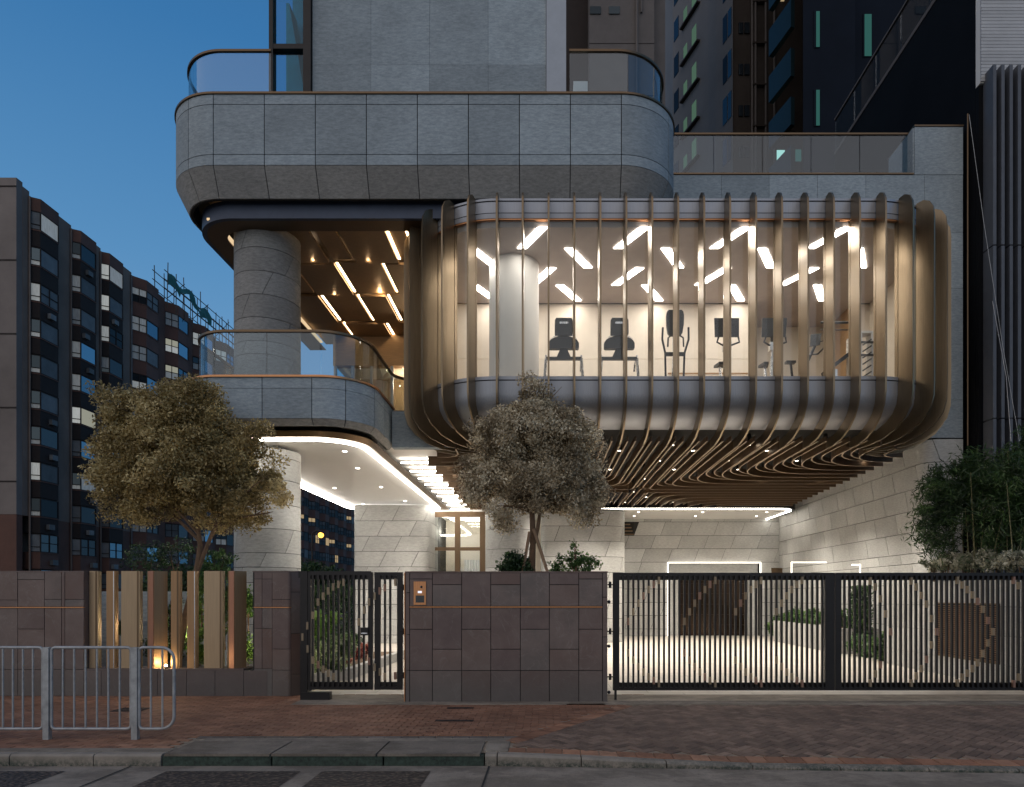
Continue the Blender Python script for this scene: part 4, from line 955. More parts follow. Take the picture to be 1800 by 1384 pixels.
# door entry panel
x0, x1 = PX(727.5, d), PX(749, d)
t = thing('intercom', (x0+.1, d-.02, z(1045)), 'copper door entry panel with camera, white button and black screen on the slate wall', 'intercom')
obj('plate', MB().box(x0, x1, d-.018, d-.003, z(1063.5), z(1022.5)), 'copper', t)
obj('camera_dome', MB().sphere((PX(741, d), d-.018, z(1032)), .02), 'black', t, True)
obj('lens_glint', MB().sphere((PX(739.3, d), d-.034, z(1031.5)), .006, 8, 5), 'chrome', t, True)
bx, bz_ = PX(738.5, d), z(1041); obj('call_button', MB().tube([(bx-.03, d-.02, bz_), (bx+.03, d-.02, bz_)], .018, 10), m_emit('button_glow', (.9, .9, 1), 1.1), t, True)
obj('screen', MB().box(PX(731, d), PX(746, d), d-.021, d-.018, z(1059.5), z(1047)), 'screen', t)
obj('keyhole', MB().sphere((PX(744.5, d), d-.02, z(1034.5)), .008, 8, 5), 'chrome', t, True)

# left run: tall slate piece, low plinth under the bronze louvres, curved end pier
d = 11.6
t = thing('slate_wall', (-7.2, 11.8, 0), 'dark slate wall at the left end, with low plinth carrying the bronze louvres and a rounded end pier', 'wall')
hx = [PX(v, d) for v in (-80, -30, 31, 78, 108, 114, 147.5)]
zt = z(1069, d); zq = zt+.02
cols = [(hx[0], hx[1], [0, z(1140, d), zt]), (hx[0], hx[1], [zq, z(1005, d)]), (hx[1], hx[2], [0, z(1177, d), zt]), (hx[1], hx[2], [zq, z(1055, d), z(1005, d)]),
        (hx[2], hx[3], [0, z(1177, d), z(1106, d), zt]), (hx[2], hx[3], [zq, z(1019, d), z(1005, d)]),
        (hx[3], hx[4], [0, z(1177, d), z(1141, d), zt]), (hx[3], hx[4], [zq, z(1054, d), z(1005, d)]),
        (hx[4], hx[5], [z(1177, d), zt]), (hx[5], hx[6], [0, z(1177, d), z(1141, d), zt]), (hx[5], hx[6], [zq, z(1054, d), z(1005, d)]), (hx[4], hx[5], [zq, z(1005, d)])]
clad(t, cols, d)
obj('core', MB().box(-20, hx[6]-.01, d+.031, d+.35, 0, z(1006, d)), 'slate', t)
obj('coping', MB().box(-20, hx[6], d-.004, d+.36, z(1006, d), z(1003.8, d)), 'slate', t)
obj('copper_line', MB().box(-20, hx[6], d-.012, d+.03, zt+.002, zq-.002), 'copper', t)
lx = [PX(v, d) for v in (147.5, 178, 229, 277, 328, 378, 428.5, 470)]
lz = z(1176, d)
for a, b in zip(lx[:-1], lx[1:]): obj('plinth_slab', MB().box(a+.004, b-.004, d-.004, d+.03, 0, lz-.03), 'slate', t)
obj('plinth_core', MB().box(lx[0], lx[-2]+.1, d+.031, d+.40, 0, lz-.03), 'joint', t)
obj('plinth_cap', MB().box(lx[0], lx[-2], d-.008, d+.42, lz-.03, lz), 'slate', t)
# pier with rounded faces
pp = Path([(PX(441, d), d+.6), (PX(441, d), d), (PX(474, d), d), (PX(509, d), d-.05), (PX(526, d), d+.12), (PX(526, d), d+.7)], [0, .08, 0, .06, .08, 0])
obj('pier_core', MB().prism([(x_, y_) for x_, y_ in [(PX(443, d), d+.7), (PX(443, d), d+.04), (PX(508, d), d+.0), (PX(523, d), d+.14), (PX(523, d), d+.7)]], 0, z(1006, d)), 'joint', t)
bnd = [.62, .62+(PX(455, d)-PX(441, d)), .62+(PX(473, d)-PX(441, d)), .62+(PX(508, d)-PX(441, d)), pp.len-.55]
zs_ = {0: [lz, z(1105, d), zt, zq, z(1018, d), z(1006, d)], 1: [lz, z(1105, d), zt, zq, z(1018, d), z(1006, d)], 2: [0, z(1178, d), z(1141, d), zt, zq, z(1054, d), z(1006, d)], 3: [0, z(1186, d), z(1114, d), z(1041, d), z(1006, d)]}
for i in range(4):
    for a, b in zip(zs_[i][:-1], zs_[i][1:]):
        if b-a < .03:
            q = MB(); shell(q, pp, bnd[i], bnd[i+1], [(.01, a+.002), (.01, b-.002)], .03, step=.03); obj('copper_line', q, 'copper', t, True); continue
        q = MB(); shell(q, pp, bnd[i]+.004, bnd[i+1]-.004, [(0, a+.004), (0, b-.004)], .03, step=.03); obj('slab', q, 'slate', t, True)
for a, b in ((bnd[0], bnd[2]),):
    q = MB(); shell(q, pp, a, b-.004, [(0, 0), (0, lz-.004)], .03, step=.03); obj('plinth_slab', q, 'slate', t, True)
obj('coping', MB().prism(plan(pp, .03)[1:-1], z(1006, d), z(1003.8, d)), 'slate', t)

# bronze louvres ------------------------------------------------------
M['louvre'] = m_brushed('bronze_louvre', (.34, .205, .105), .42, metal=.5)
M['louvre_pale'] = m_brushed('pale_bronze_louvre', (.40, .29, .18), .42, metal=.5)
M['louvre_red'] = m_brushed('reddish_louvre_edge', (.42, .20, .125), .42, metal=.5)
t = thing('louvre_screen', (PX(290, 11.7), 11.75, lz), 'eight upright bronze louvre blades standing on the low slate plinth', 'louvre screen')
dl = 11.72
for a, b, rot, mt, edge in ((157, 172.5, 0, 'louvre_pale', 1), (187, 202.5, 0, 'louvre', 2), (213, 245.5, 0, 'louvre_pale', 1), (256, 289, 25, 'louvre_red', 0), (300.5, 315.5, 0, 'louvre', 1), (329, 344.7, 0, 'louvre', 2), (358.5, 391, 0, 'louvre_pale', 1), (398, 429, 25, 'louvre_red', 0)):
    xa, xb = PX(a, dl), PX(b, dl); ztop = z(1004, dl); zb_ = lz
    if rot:
        xm = xa+(xb-xa)*.55
        pl = [(xa, dl+.05), (xa+.04, dl+.0), (xm, dl-.06), (xb, dl+.10), (xb-.04, dl+.16), (xa+.03, dl+.14)]
        bl_ = obj('blade', MB().prism(pl, zb_, ztop), ['louvre', ], t)
        obj('edge_strip', MB().prism([(xa+.05, dl-.005), (xm-.01, dl-.063), (xm-.01, dl-.045), (xa+.05, dl+.01)], zb_, ztop-.004), 'louvre_red', bl_)
    else:
        bl_ = obj('blade', MB().box(xa, xb, dl, dl+.09, zb_, ztop), mt, t)
        e0 = xb-.045 if edge == 1 else xb-.03
        obj('edge_strip', MB().box(e0, xb-.02, dl-.006, dl, zb_, ztop-.003), 'chrome' if edge == 2 else 'bronze_dark', bl_)
# spotlight on the plinth
t = thing('spotlight', (PX(288, 12.05), 12.05, lz-.05), 'small lit ground spotlight shining up behind the bronze louvres', 'spotlight')
px_, py_ = PX(291, 11.62), 11.64
obj('lamp_body', MB().tube([(px_, py_, lz), (px_-.01, py_+.01, lz+.03)], .03, 10), 'black', t); obj('bulb', MB().sphere((px_-.012, py_+.012, lz+.05), .022, 8, 6), m_emit('spot_bulb', (1, .8, .45), 45), t)
ld = bpy.data.lights.new('uplight', 'POINT'); ld.energy = 6; ld.color = (1, .74, .38); ld.shadow_soft_size = .03
lo = bpy.data.objects.new('uplight', ld); C.objects.link(lo); lo.parent = t; lo.location = Vector((px_-.03, py_-.02, lz+.10))-WL[t.name]

# ================================================================== GATES
M['gold'] = m_brushed('gold_metal_clip', (.27, .21, .14), .5, metal=.5)
M['rose'] = m_brushed('rose_metal_clip', (.27, .16, .12), .5, metal=.5)
d = 11.15
barm = {}
def bars(t, xs, z0, z1, y, w=.030, dp=.045):
    key = (round(z0, 3), round(z1, 3), w)
    if key not in barm: barm[key] = MB().box(-w/2, w/2, 0, dp, z0, z1).mesh('bar', 'blackmetal')
    for x in xs: link('bar', barm[key], t, (x, y, 0))
clipm = [MB().box(-.0175, .0175, -.006, .045, -.060, .060).mesh('clip', m_) for m_ in ('gold', 'rose')]
def clip(t, x, y, zc_): link('clip', clipm[random.random() < .22], t, (x, y-.006, zc_))
def hinges(t, x, y, zs):
    for zc_ in zs: obj('hinge', MB().tube([(x, y, zc_-.05), (x, y, zc_+.05)], .022, 8).tube([(x-.06, y, zc_), (x+.08, y, zc_)], .012, 6), 'blackmetal', t)
zz = lambda y_: PZ(y_, d)
def leaf(name, loc, lab, cat, grp, xa, xb, y0, y1, stile_l, stile_r, rail=.05):
    t = thing(name, loc, lab, cat, grp)
    Z0, Z1 = zz(y1), zz(y0)
    fr = MB().box(xa, xa+stile_l, d, d+.06, Z0, Z1).box(xb-stile_r, xb, d, d+.06, Z0, Z1)
    fr.box(xa+stile_l, xb-stile_r, d+.002, d+.058, Z1-rail, Z1).box(xa+stile_l, xb-stile_r, d+.002, d+.058, Z0, Z0+rail)
    fr.box(xa+stile_l, xb-stile_r, d+.036, d+.056, Z1-rail-.07, Z1-rail-.001).box(xa+stile_l, xb-stile_r, d+.036, d+.056, Z0+rail+.001, Z0+rail+.075)
    obj('frame', fr, 'blackmetal', t); return t, Z0+rail, Z1-rail
# pedestrian gate
t, a, b = leaf('pedestrian_gate', (PX(590, d), d, 0), 'wider leaf of the black barred pedestrian gate, with lock box, planting behind it', 'gate', 'pedestrian gate leaves', PX(541, d), PX(655, d), 1006, 1213, .045, .075)
gb_ = [525, 563, 603, 642, 680, 719, 758, 797, 836, 875, 913, 950, 988]
gx = lambda q: PX(q/4.325+420, d)
bars(t, [gx(q) for q in gb_[1:-1]], a, b, d+.004-.02)
for q, yy in ((524, 520), (526, 695), (603, 340), (642, 295), (680, 255), (719, 225), (758, 205), (797, 190), (992, 338), (955, 400), (913, 490), (992, 790), (563, 780), (603, 815), (642, 850), (680, 880), (719, 905), (563, 440)):
    clip(t, gx(q), d-.02, zz(yy/4.325+980))
obj('lock_box', MB().box(gx(930), gx(985), d-.05, d-.018, zz(1117), zz(1103)), 'blackmetal', t); obj('lock_plate', MB().box(gx(935), gx(982), d-.054, d-.05, zz(1114.2), zz(1112)), 'chrome', t)
t, a, b = leaf('pedestrian_gate', (PX(683, d), d, 0), 'narrow leaf of the black barred pedestrian gate, hinged beside the copper entry panel', 'gate', 'pedestrian gate leaves', PX(658, d), PX(707.5, d), 1006, 1213, .095, .09)
bars(t, [gx(q) for q in (1110, 1150)], a, b, d-.016)
for q, yy in ((1035, 295), (1072, 255), (1110, 230), (1190, 190), (1035, 835), (1074, 870), (1110, 905), (1190, 900)): clip(t, gx(q), d-.018, zz(yy/4.325+980))
hinges(t, PX(709.5, d), d, [zz(y_) for y_ in (1033, 1110, 1187)])
t = thing('gate_post', (PX(534, d), d, 0), 'thick black steel post at the hinge side of the pedestrian gate', 'post')
obj('post', MB().box(PX(528, d), PX(540.5, d), d-.01, d+.08, 0, zz(1004.5)), 'blackmetal', t); obj('head_bar', MB().box(PX(522, d), PX(650, d), d+.065, d+.10, zz(1016), zz(1004)), 'blackmetal', t)
clip(t, gx(486), d-.012, zz(1120))
tag(obj('gate_stop', MB().box(PX(529, d), PX(580, d), d-.02, d+.10, 0, zz(1217)), 'blackmetal'), 'low black steel box under the hinge end of the pedestrian gate', 'gate stop')
# main gate
ends1 = [452, 866, 1204, 1505]
def wave(t, xf, xs_px, ends, span, f=4.186, yoff=0.):
    for e in ends:
        for j in range(span+1):
            if j == 0 or True:
                q = e-37.6*j
                y1_ = 170+25*j+4*j*j; y2_ = 928-(25*j+4*j*j)*.9
                if j > 7: break
                yield q, y1_; yield q, y2_
mx = lambda q: PX(q/4.186+1050, d)
t, a, b = leaf('driveway_gate', (PX(1270, d), d, 0), 'left leaf of the black barred driveway gate, beside the slate wall', 'gate', 'driveway gate leaves', PX(1077.5, d), PX(1467, d), 1007, 1214, .105, .15)
bars(t, [mx(190+37.6*i) for i in range(40)], a, b, d-.016)
for e, sp_ in ((452, 6), (866, 6), (1204, 5), (1505, 5)):
    for j in range(sp_+1):
        q = e-37.6*j; up_ = 25*j+4.2*j*j
        if q < 185: continue
        clip(t, mx(q), d-.018, zz((170+up_)/4.186+980)); clip(t, mx(q), d-.018, zz((928-up_*.75)/4.186+980))
hinges(t, PX(1072.5, d), d, [zz(y_) for y_ in (1028, 1110, 1190)])
obj('drop_bolt', MB().box(PX(1080, d), PX(1084, d), d, d+.03, 0.0, zz(1214)), 'blackmetal', t)
for y_ in (1058, 1136, 1217): obj('hinge_knob', MB().sphere((PX(1070.5, d), d, zz(y_)), .028, 8, 6), 'black', t, True)
nx = lambda q: PX(q/4.325+1400, d)
t, a, b = leaf('driveway_gate', (PX(1640, d), d, 0), 'right leaf of the black barred driveway gate, in front of the brown wall grille', 'gate', 'driveway gate leaves', PX(1468.5, d), PX(1868, d), 1007, 1214, .10, .15)
bars(t, [nx(365+38.9*i) for i in range(40)], a, b, d-.016)
for e, sp_ in ((560, 0), (873, 0), (1225, 0), (1655, 0)): pass
CL = [(560, 180), (600, 225), (640, 315), (680, 430), (718, 565), (560, 955), (600, 885), (640, 815), (873, 180), (912, 225), (952, 290), (990, 355), (1030, 465), (1070, 565), (873, 955), (912, 900), (952, 845), (990, 775), (1030, 665),
      (1225, 175), (1265, 210), (1305, 245), (1343, 285), (1380, 335), (1420, 395), (1460, 480), (1500, 565), (1460, 650), (1420, 730), (1380, 800), (1343, 845), (1305, 880), (1265, 910), (1225, 955), (1655, 175), (1695, 215), (1655, 960), (1697, 910)]
for q, yy in CL: clip(t, nx(365+38.9*round((q-365)/38.9)), d-.018, zz(yy/4.325+980))

# ================================================================== RETAINING WALL, GRILLE, PLANTERS
t = thing('retaining_wall', (8.7, 14, 0), 'pale stone planter wall running into the drive behind the right gate, topped by bamboo', 'wall')
xw = 8.55
obj('core', MB().box(xw+.03, xw+.25, 9.9+1.6, 17.3, 0, 2.0).box(xw+.25, 9.7, 17.1, 17.3, 0, 2.0).box(xw+.25, 14, 11.5, 11.7, 0, 2.0), 'joint', t)
y = 17.28; r_ = 0
for k_, (z0, z1) in enumerate(((0, .4), (.4, .95), (.95, 1.5), (1.5, 2.02))):
    y = 17.28+(k_ % 2)*.6
    while y > 11.5:
        ya, yb = max(11.5, y-1.2), min(17.28, y)
        if not (z0 > .3 and z1 < 1.6 and ya > 12.8 and yb < 15.0) and yb > ya: obj('stone_panel', MB().box(xw, xw+.028, ya+.004, yb-.004, z0+.004, z1-.004), 'stone_pale', t)
        y -= 1.2
M['grille'] = m_brushed('brown_grille', (.20, .11, .06), .45, metal=.5)
gr = obj('grille_frame', MB().box(xw-.02, xw, 12.85, 12.90, .41, 1.56).box(xw-.02, xw, 14.92, 14.97, .41, 1.56).box(xw-.02, xw, 12.90, 14.92, .41, .44).box(xw-.02, xw, 12.9, 14.92, 1.53, 1.56), 'bronze_dark', t)
obj('grille_back', MB().box(xw-.001, xw+.02, 12.9, 14.92, .44, 1.53), 'void', t)
for i in range(26): obj('grille_slat', MB().box(xw-.03, xw-.004, 12.9, 14.92, .45+i*.0415, .468+i*.0415), M['grille'], gr)
tag(stuff(obj('planter_soil', MB().box(xw+.26, 14, 11.72, 17.0, 1.7, 1.86), 'bark')), 'dark soil in the raised planter', None)
# ribbed planter at the back right
t = thing('ribbed_planter', (9.1, 22, 0), 'low pale ribbed planter against the drive wall, seen through the left gate leaf', 'planter')
for i in range(16): obj('rib', MB().box(8.55, 8.62, 20.0+i*.36, 20.28+i*.36, 0, .78), 'stone_pale', t)
obj('core', MB().box(8.62, 9.8, 20, 25.8, 0, .74), 'stone_warm', t)
# kerb of the garden bed behind the pedestrian gate
t = thing('bed_kerb', (-4.2, 14, 0), 'pale stone kerb edging the flower bed behind the pedestrian gate', 'kerb')
KB = [(-5.0, 11.9), (-4.05, 14.0), (-3.9, 19.5)]
for a, b in zip(KB[:-1], KB[1:]):
    n = 3 if b[1] < 15 else 6
    for i in range(n):
        p = (a[0]+(b[0]-a[0])*(i+.01)/n, a[1]+(b[1]-a[1])*(i+.01)/n); q = (a[0]+(b[0]-a[0])*(i+.99)/n, a[1]+(b[1]-a[1])*(i+.99)/n)
        obj('kerb_stone', MB().ribbon([p, q], .16, 0, .22), 'stone_pale', t)
tag(stuff(obj('garden_soil', MB().prism([(-14, 12.1), (-4.95, 12.1), (-4.1, 14.1), (-4.0, 19.4), (-14, 19.4)], -.02, .12), 'bark')), 'dark garden soil', None)
t = thing('garden_wall', (-8.2, 16, 0), 'pale grey garden wall behind the bronze louvres', 'wall')
for i in range(5):
    for k_ in range(3): obj('slab', MB().box(-9.3+i*.58, -9.3+i*.58+.572, 13.6, 13.7, .0+k_*.6, .592+k_*.6), 'stone', t)

# ================================================================== RAILING
d = 8.1
t = thing('guard_railing', (PX(160, d), d, 0), 'grey galvanised steel guard railing along the kerb at the left', 'railing')
zt, zb = PZ(1136, d), PZ(1284, d)
posts = [PX(83, d), PX(238, d), PX(83, d)-1.05, PX(83, d)-2.10]
for x in posts: obj('post', MB().box(x-.035, x+.035, d-.03, d+.03, -.02, PZ(1138, d)), 'galv', t)
def rframe(x0, x1, r0, r1, zt, zb):
    pp_ = [(x0+r0, zt)]; pp_ = []
    def arc(cx, cz, r, a0, a1):
        return [(cx+r*math.cos(a0+(a1-a0)*i/5), cz+r*math.sin(a0+(a1-a0)*i/5)) for i in range(6)]
    pp_ = arc(x1-r1, zt-r1, r1, PI/2, 0)+arc(x1-r1, zb+r1, r1, 0, -PI/2)+arc(x0+r0, zb+r0, r0, -PI/2, -PI)+arc(x0+r0, zt-r0, r0, PI, PI/2)
    return [(a, d, b) for a, b in pp_]+[(pp_[0][0], d, pp_[0][1])]
bay = [(posts[2]+.05, posts[0]-.05, 7), (posts[0]+.05, posts[1]-.05, 6), (posts[1]+.045, PX(306, d), 2), (posts[3]+.05, posts[2]-.05, 7)]
for i, (x0, x1, n) in enumerate(bay):
    fr = obj('rail_frame', MB().tube(rframe(x0, x1, .05, .15 if i == 2 else .05, zt-.017, zb+.017), .018, 8, cap=False), 'galv', t, True)
    bm = MB().tube([(0, 0, zb+.02), (0, 0, zt-.02)], .0115, 8).mesh('bar', 'galv', True)
    for k_ in range(n): link('bar', bm, fr, (x0+(x1-x0)*(k_+1)/(n+1), d, 0))

# ================================================================== TREES
def crown_tree(name, loc, label, cat, ells, n_cl, n_leaf, size, mat, trunk, limbs, cr=(.16, .34), group=None):
    t = thing(name, loc, label, cat, group)
    mb = MB()
    for pts, rs in trunk: mb.tube(pts, rs, 10)
    obj('trunk', mb, 'bark', t, True)
    mb = MB()
    for a, b in limbs:
        a = Vector(a); b = Vector(b); m_ = (a+b)/2+Vector((random.uniform(-.12, .12), random.uniform(-.12, .12), .05))
        mb.tube([a, m_, b], [.035, .022, .006], 6)
        for _ in range(4):
            e = b+Vector((random.uniform(-.5, .5), random.uniform(-.5, .5), random.uniform(-.2, .45))); s_ = m_.lerp(b, random.random())
            mb.tube([s_, s_.lerp(e, .5)+Vector((0, 0, .05)), e], [.014, .009, .003], 5)
    obj('limb', mb, 'bark', t, True)
    p, ti = cloud(ells, n_cl, n_leaf, cr)
    o = leaves('crown', p, size, mat, t, ti)
    return t
d = 12.75
c = lambda x, y, dd=d: P(x, y, dd)
def E(x, y, rx, rz, dd=d, ry=None):
    q = P(x, y, dd); return (q[0], q[1], q[2], rx*dd/1200, (ry or rx*.75)*dd/1200, rz*dd/1200)
tb = c(335, 1172)
l0 = c(352, 960)
crown_tree('spreading_tree', (tb[0], d, .1), 'broad olive-brown tree with a wide domed crown in front of the left round column', 'tree',
           [E(325, 740, 85, 62), E(230, 740, 55, 50), E(230, 820, 75, 60), E(330, 820, 110, 80), E(430, 800, 60, 65), E(470, 880, 40, 50), E(390, 890, 70, 45), E(250, 880, 70, 40), E(175, 800, 30, 45), E(195, 705, 30, 25), E(350, 695, 55, 28)],
           560, 240, .060, 'leaf_olive',
           [([c(308, 1180), c(322, 1100), c(345, 1010), l0, c(345, 900)], [.075, .065, .055, .045, .025]), ([c(345, 1010), c(372, 940), c(400, 880)], [.04, .035, .02])],
           [(c(350, 940), c(250, 860, 12.5)), (c(350, 940), c(300, 800, 12.4)), (c(350, 930), c(340, 760)), (c(380, 925), c(440, 860, 12.5)), (c(385, 915), c(400, 790)), (c(350, 950), c(210, 830, 13)), (c(380, 930), c(480, 900)), (c(345, 900), c(250, 740, 13))])
d2 = 12.15
def E2(x, y, rx, rz): return E(x, y, rx, rz, d2)
c2 = lambda x, y: P(x, y, d2)
crown_tree('rounded_tree', (c2(935, 1000)[0], d2, .5), 'dense grey-tan tree with pointed top, propped by stakes behind the middle slate wall', 'tree',
           [E2(945, 700, 32, 40), E2(940, 670, 14, 22), E2(930, 760, 80, 50), E2(870, 770, 45, 35), E2(1000, 720, 22, 25), E2(1000, 780, 50, 50), E2(870, 850, 50, 55), E2(960, 850, 85, 50), E2(1040, 850, 30, 50), E2(880, 910, 28, 22), E2(1020, 900, 30, 22), E2(835, 830, 24, 40)],
           500, 240, .053, 'leaf_tan',
           [([c2(936, 1045), c2(935, 1000), c2(937, 940), c2(934, 880), c2(940, 780)], [.075, .065, .055, .045, .02]), ([c2(928, 1000), c2(945, 930), c2(952, 880)], [.04, .035, .02])],
           [(c2(935, 900), c2(860, 830)), (c2(935, 890), c2(1010, 820)), (c2(938, 870), c2(930, 740)), (c2(940, 900), c2(1040, 860)), (c2(935, 900), c2(870, 890)), (c2(940, 820), c2(950, 680))], (.13, .28))
for a, b, lab in (((962, 1030), (938, 930), 'brown wooden stake propping the middle tree, leaning in from the right'), ((915, 1030), (931, 935), 'brown wooden stake propping the middle tree, leaning in from the left')):
    p = P(a[0]+(8 if a[0] > 940 else 0), a[1], 11.9); q = P(b[0], b[1], 12.05)
    tag(obj('tree_stake', MB().tube([p, q], .028, 8), 'stakewood', None, True), lab, 'stake', 'stakes of the middle tree')
# planter bed behind the slate wall
tag(stuff(obj('planter_soil', MB().box(-2.2, 1.0, 11.3, 13.0, 1.2, 1.86), 'bark')), 'dark soil of the planter behind the slate wall', None)
def bush(name, label, cat, ells, n_cl, n_leaf, size, mat, cr=(.08, .16), group=None, stem=True, asp=.45, droop=0.):
    cx = ells[0]; t = thing(name, (cx[0], cx[1], cx[2]-cx[5]), label, cat, group)
    p, ti = cloud(ells, n_cl, n_leaf, cr, .5); leaves('foliage', p, size, mat, t, ti, asp, droop)
    if stem:
        mb = MB()
        for e in ells:
            for _ in range(3): mb.tube([(e[0]+random.uniform(-.05, .05), e[1], e[2]-e[5]-.25), (e[0]+random.uniform(-.5, .5)*e[3], e[1], e[2]+e[5]*.4)], [.012, .004], 5)
        obj('stem', mb, 'bark', t)
    return t
EE = lambda x, y, rx, rz, dd, ry=None: E(x, y, rx, rz, dd, ry)
bush('round_shrub', 'dark green rounded shrub left of the middle tree trunk above the slate wall', 'shrub', [EE(903, 985, 26, 14, 12.0), EE(905, 1000, 28, 12, 12.0)], 60, 60, .05, 'leaf_dark')
bush('leafy_shrub', 'light open shrub with upright sprays right of the middle tree trunk', 'shrub', [EE(1012, 988, 24, 22, 12.0), EE(1037, 992, 18, 15, 12.0), EE(980, 990, 16, 18, 12.0), EE(1010, 966, 7, 14, 12.0)], 90, 22, .055, 'leaf_green', (.06, .12))
# garden left, behind the louvres
bush('garden_shrub', 'bright green lit shrub glimpsed between the bronze louvres', 'shrub', [EE(350, 1040, 14, 40, 13), EE(345, 1110, 18, 40, 13), EE(352, 1150, 16, 20, 13)], 60, 50, .07, 'leaf_lime')
bush('garden_shrub', 'dark green glossy shrub rising above the louvres beside the round column', 'shrub', [EE(385, 985, 30, 22, 13.4), EE(375, 1010, 30, 20, 13.4), EE(395, 1060, 30, 60, 13.4)], 90, 60, .06, 'leaf_green')
bush('garden_shrub', 'green shrub at the right end of the louvres next to the rounded slate pier', 'shrub', [EE(434, 1060, 12, 30, 12.6), EE(432, 1140, 12, 30, 12.6)], 40, 50, .06, 'leaf_lime')
bush('garden_shrub', 'dark shrub behind the middle louvres, low and shaded', 'shrub', [EE(300, 1080, 26, 60, 13.6), EE(290, 1140, 40, 24, 13.2)], 70, 60, .06, 'leaf_dark')
bush('spiky_plant', 'spiky narrow-leaved plant against the grey garden wall', 'plant', [EE(208, 1105, 10, 16, 12.8)], 12, 14, .22, 'leaf_dark', (.02, .06), None, True, .12)
bush('hazy_shrub', 'dim wispy shrub in shade above the louvres, left of the tree trunk', 'shrub', [EE(265, 985, 50, 28, 15.2), EE(310, 970, 40, 25, 15.2)], 60, 34, .06, 'leaf_dark', (.1, .25))
t = thing('garden_lamp', (PX(318, 13.0), 13.0, 0), 'small glowing globe garden lamp between the middle bronze louvres', 'lamp')
g_ = P(318, 1103, 13.0); obj('stake', MB().tube([(g_[0], 13, .1), (g_[0], 13, g_[2]-.04)], .012, 6), 'blackmetal', t); obj('globe', MB().sphere(g_, .035, 10, 6), m_emit('globe_glow', (1, .8, .5), 12), t, True)
def lamp(t, x, y, z, e, col=(1, .8, .52)):
    d_ = bpy.data.lights.new('garden_lamp', 'POINT'); d_.energy = e; d_.color = col; d_.shadow_soft_size = .04
    o_ = bpy.data.objects.new('garden_lamp', d_); C.objects.link(o_); o_.parent = t; o_.location = Vector((x, y, z))-WL[t.name]
lamp(t, g_[0]+.1, 12.85, g_[2], 14)
t = thing('bed_fill_light', (-5.2, 12.6, .1), 'added fill light in the flower bed behind the pedestrian gate', 'spotlight')
obj('body', MB().tube([(-5.25, 12.5, .12), (-5.22, 12.55, .24)], .04, 10), 'black', t); lamp(t, -4.7, 12.3, .9, 85, (1, .86, .62))  # made-up fitting; its point lamp is added to brighten the bed plants
# bed behind the pedestrian gate
bush('broadleaf_plant', 'big-leaved light green plant at the back left of the pedestrian gate', 'plant', [EE(568, 1095, 22, 20, 14.2), EE(555, 1115, 20, 14, 14.2)], 26, 14, .26, 'leaf_lime', (.1, .2), None, True, .38)
bush('ground_shrub', 'low dense green and cream shrub filling the bed behind the pedestrian gate', 'shrub', [EE(565, 1150, 30, 26, 13.6), EE(545, 1180, 18, 20, 13.2), EE(600, 1140, 26, 22, 14.6), EE(590, 1165, 24, 16, 13.8)], 130, 60, .07, 'leaf_mix')
bush('ground_shrub', 'mid-green low shrub further back in the bed behind the pedestrian gate', 'shrub', [EE(615, 1125, 30, 14, 17), EE(560, 1130, 30, 18, 15.5)], 80, 50, .07, 'leaf_green')
bush('red_flowering_plant', 'red and pink leaved plants at the edge of the bed behind the pedestrian gate', 'plant', [EE(625, 1148, 16, 11, 16.0), EE(642, 1140, 12, 12, 16.6), EE(607, 1160, 12, 9, 15.2)], 60, 40, .06, 'leaf_red', (.06, .12))
hb = thing('clipped_hedge', (-7, 24, 0), 'tall dark clipped hedge behind the flower bed, seen through the pedestrian gate', 'hedge')
hp = np.stack([rng.uniform(-9.5, -6.9, 9000), rng.uniform(24.6, 25.4, 9000), rng.uniform(.0, 2.1, 9000)], 1); leaves('foliage', hp, .10, 'leaf_dark', hb)
# drive side plants
bush('planter_plant', 'leafy green plants on top of the ribbed planter', 'plant', [(9.0, 20.6, 1.0, .45, .9, .30), (9.0, 22.4, 1.0, .45, .9, .26), (9.0, 24.6, .95, .4, 1., .25)], 130, 40, .11, 'leaf_green', (.1, .2))
bush('low_plant', 'long-leaved green plants at the foot of the drive wall, behind the right gate leaf', 'plant', [(9.0, 18.0, .35, .5, .5, .35), (8.9, 19.1, .30, .45, .6, .3)], 60, 26, .22, 'leaf_green', (.1, .22), None, True, .2)
hv = thing('column_hedge', (9.3, 19.6, 0), 'narrow upright dark green hedge against the drive wall', 'hedge')
hp = np.stack([rng.uniform(8.95, 9.5, 6000), rng.uniform(19.8, 20.2, 6000), rng.uniform(.3, 2.0, 6000)], 1); leaves('foliage', hp, .07, 'leaf_dark', hv)
bush('corner_shrub', 'small green shrub in the far right corner of the drive beside the lit doorway', 'shrub', [(9.3, 27.4, .5, .4, .8, .4)], 40, 40, .10, 'leaf_green', (.1, .2))
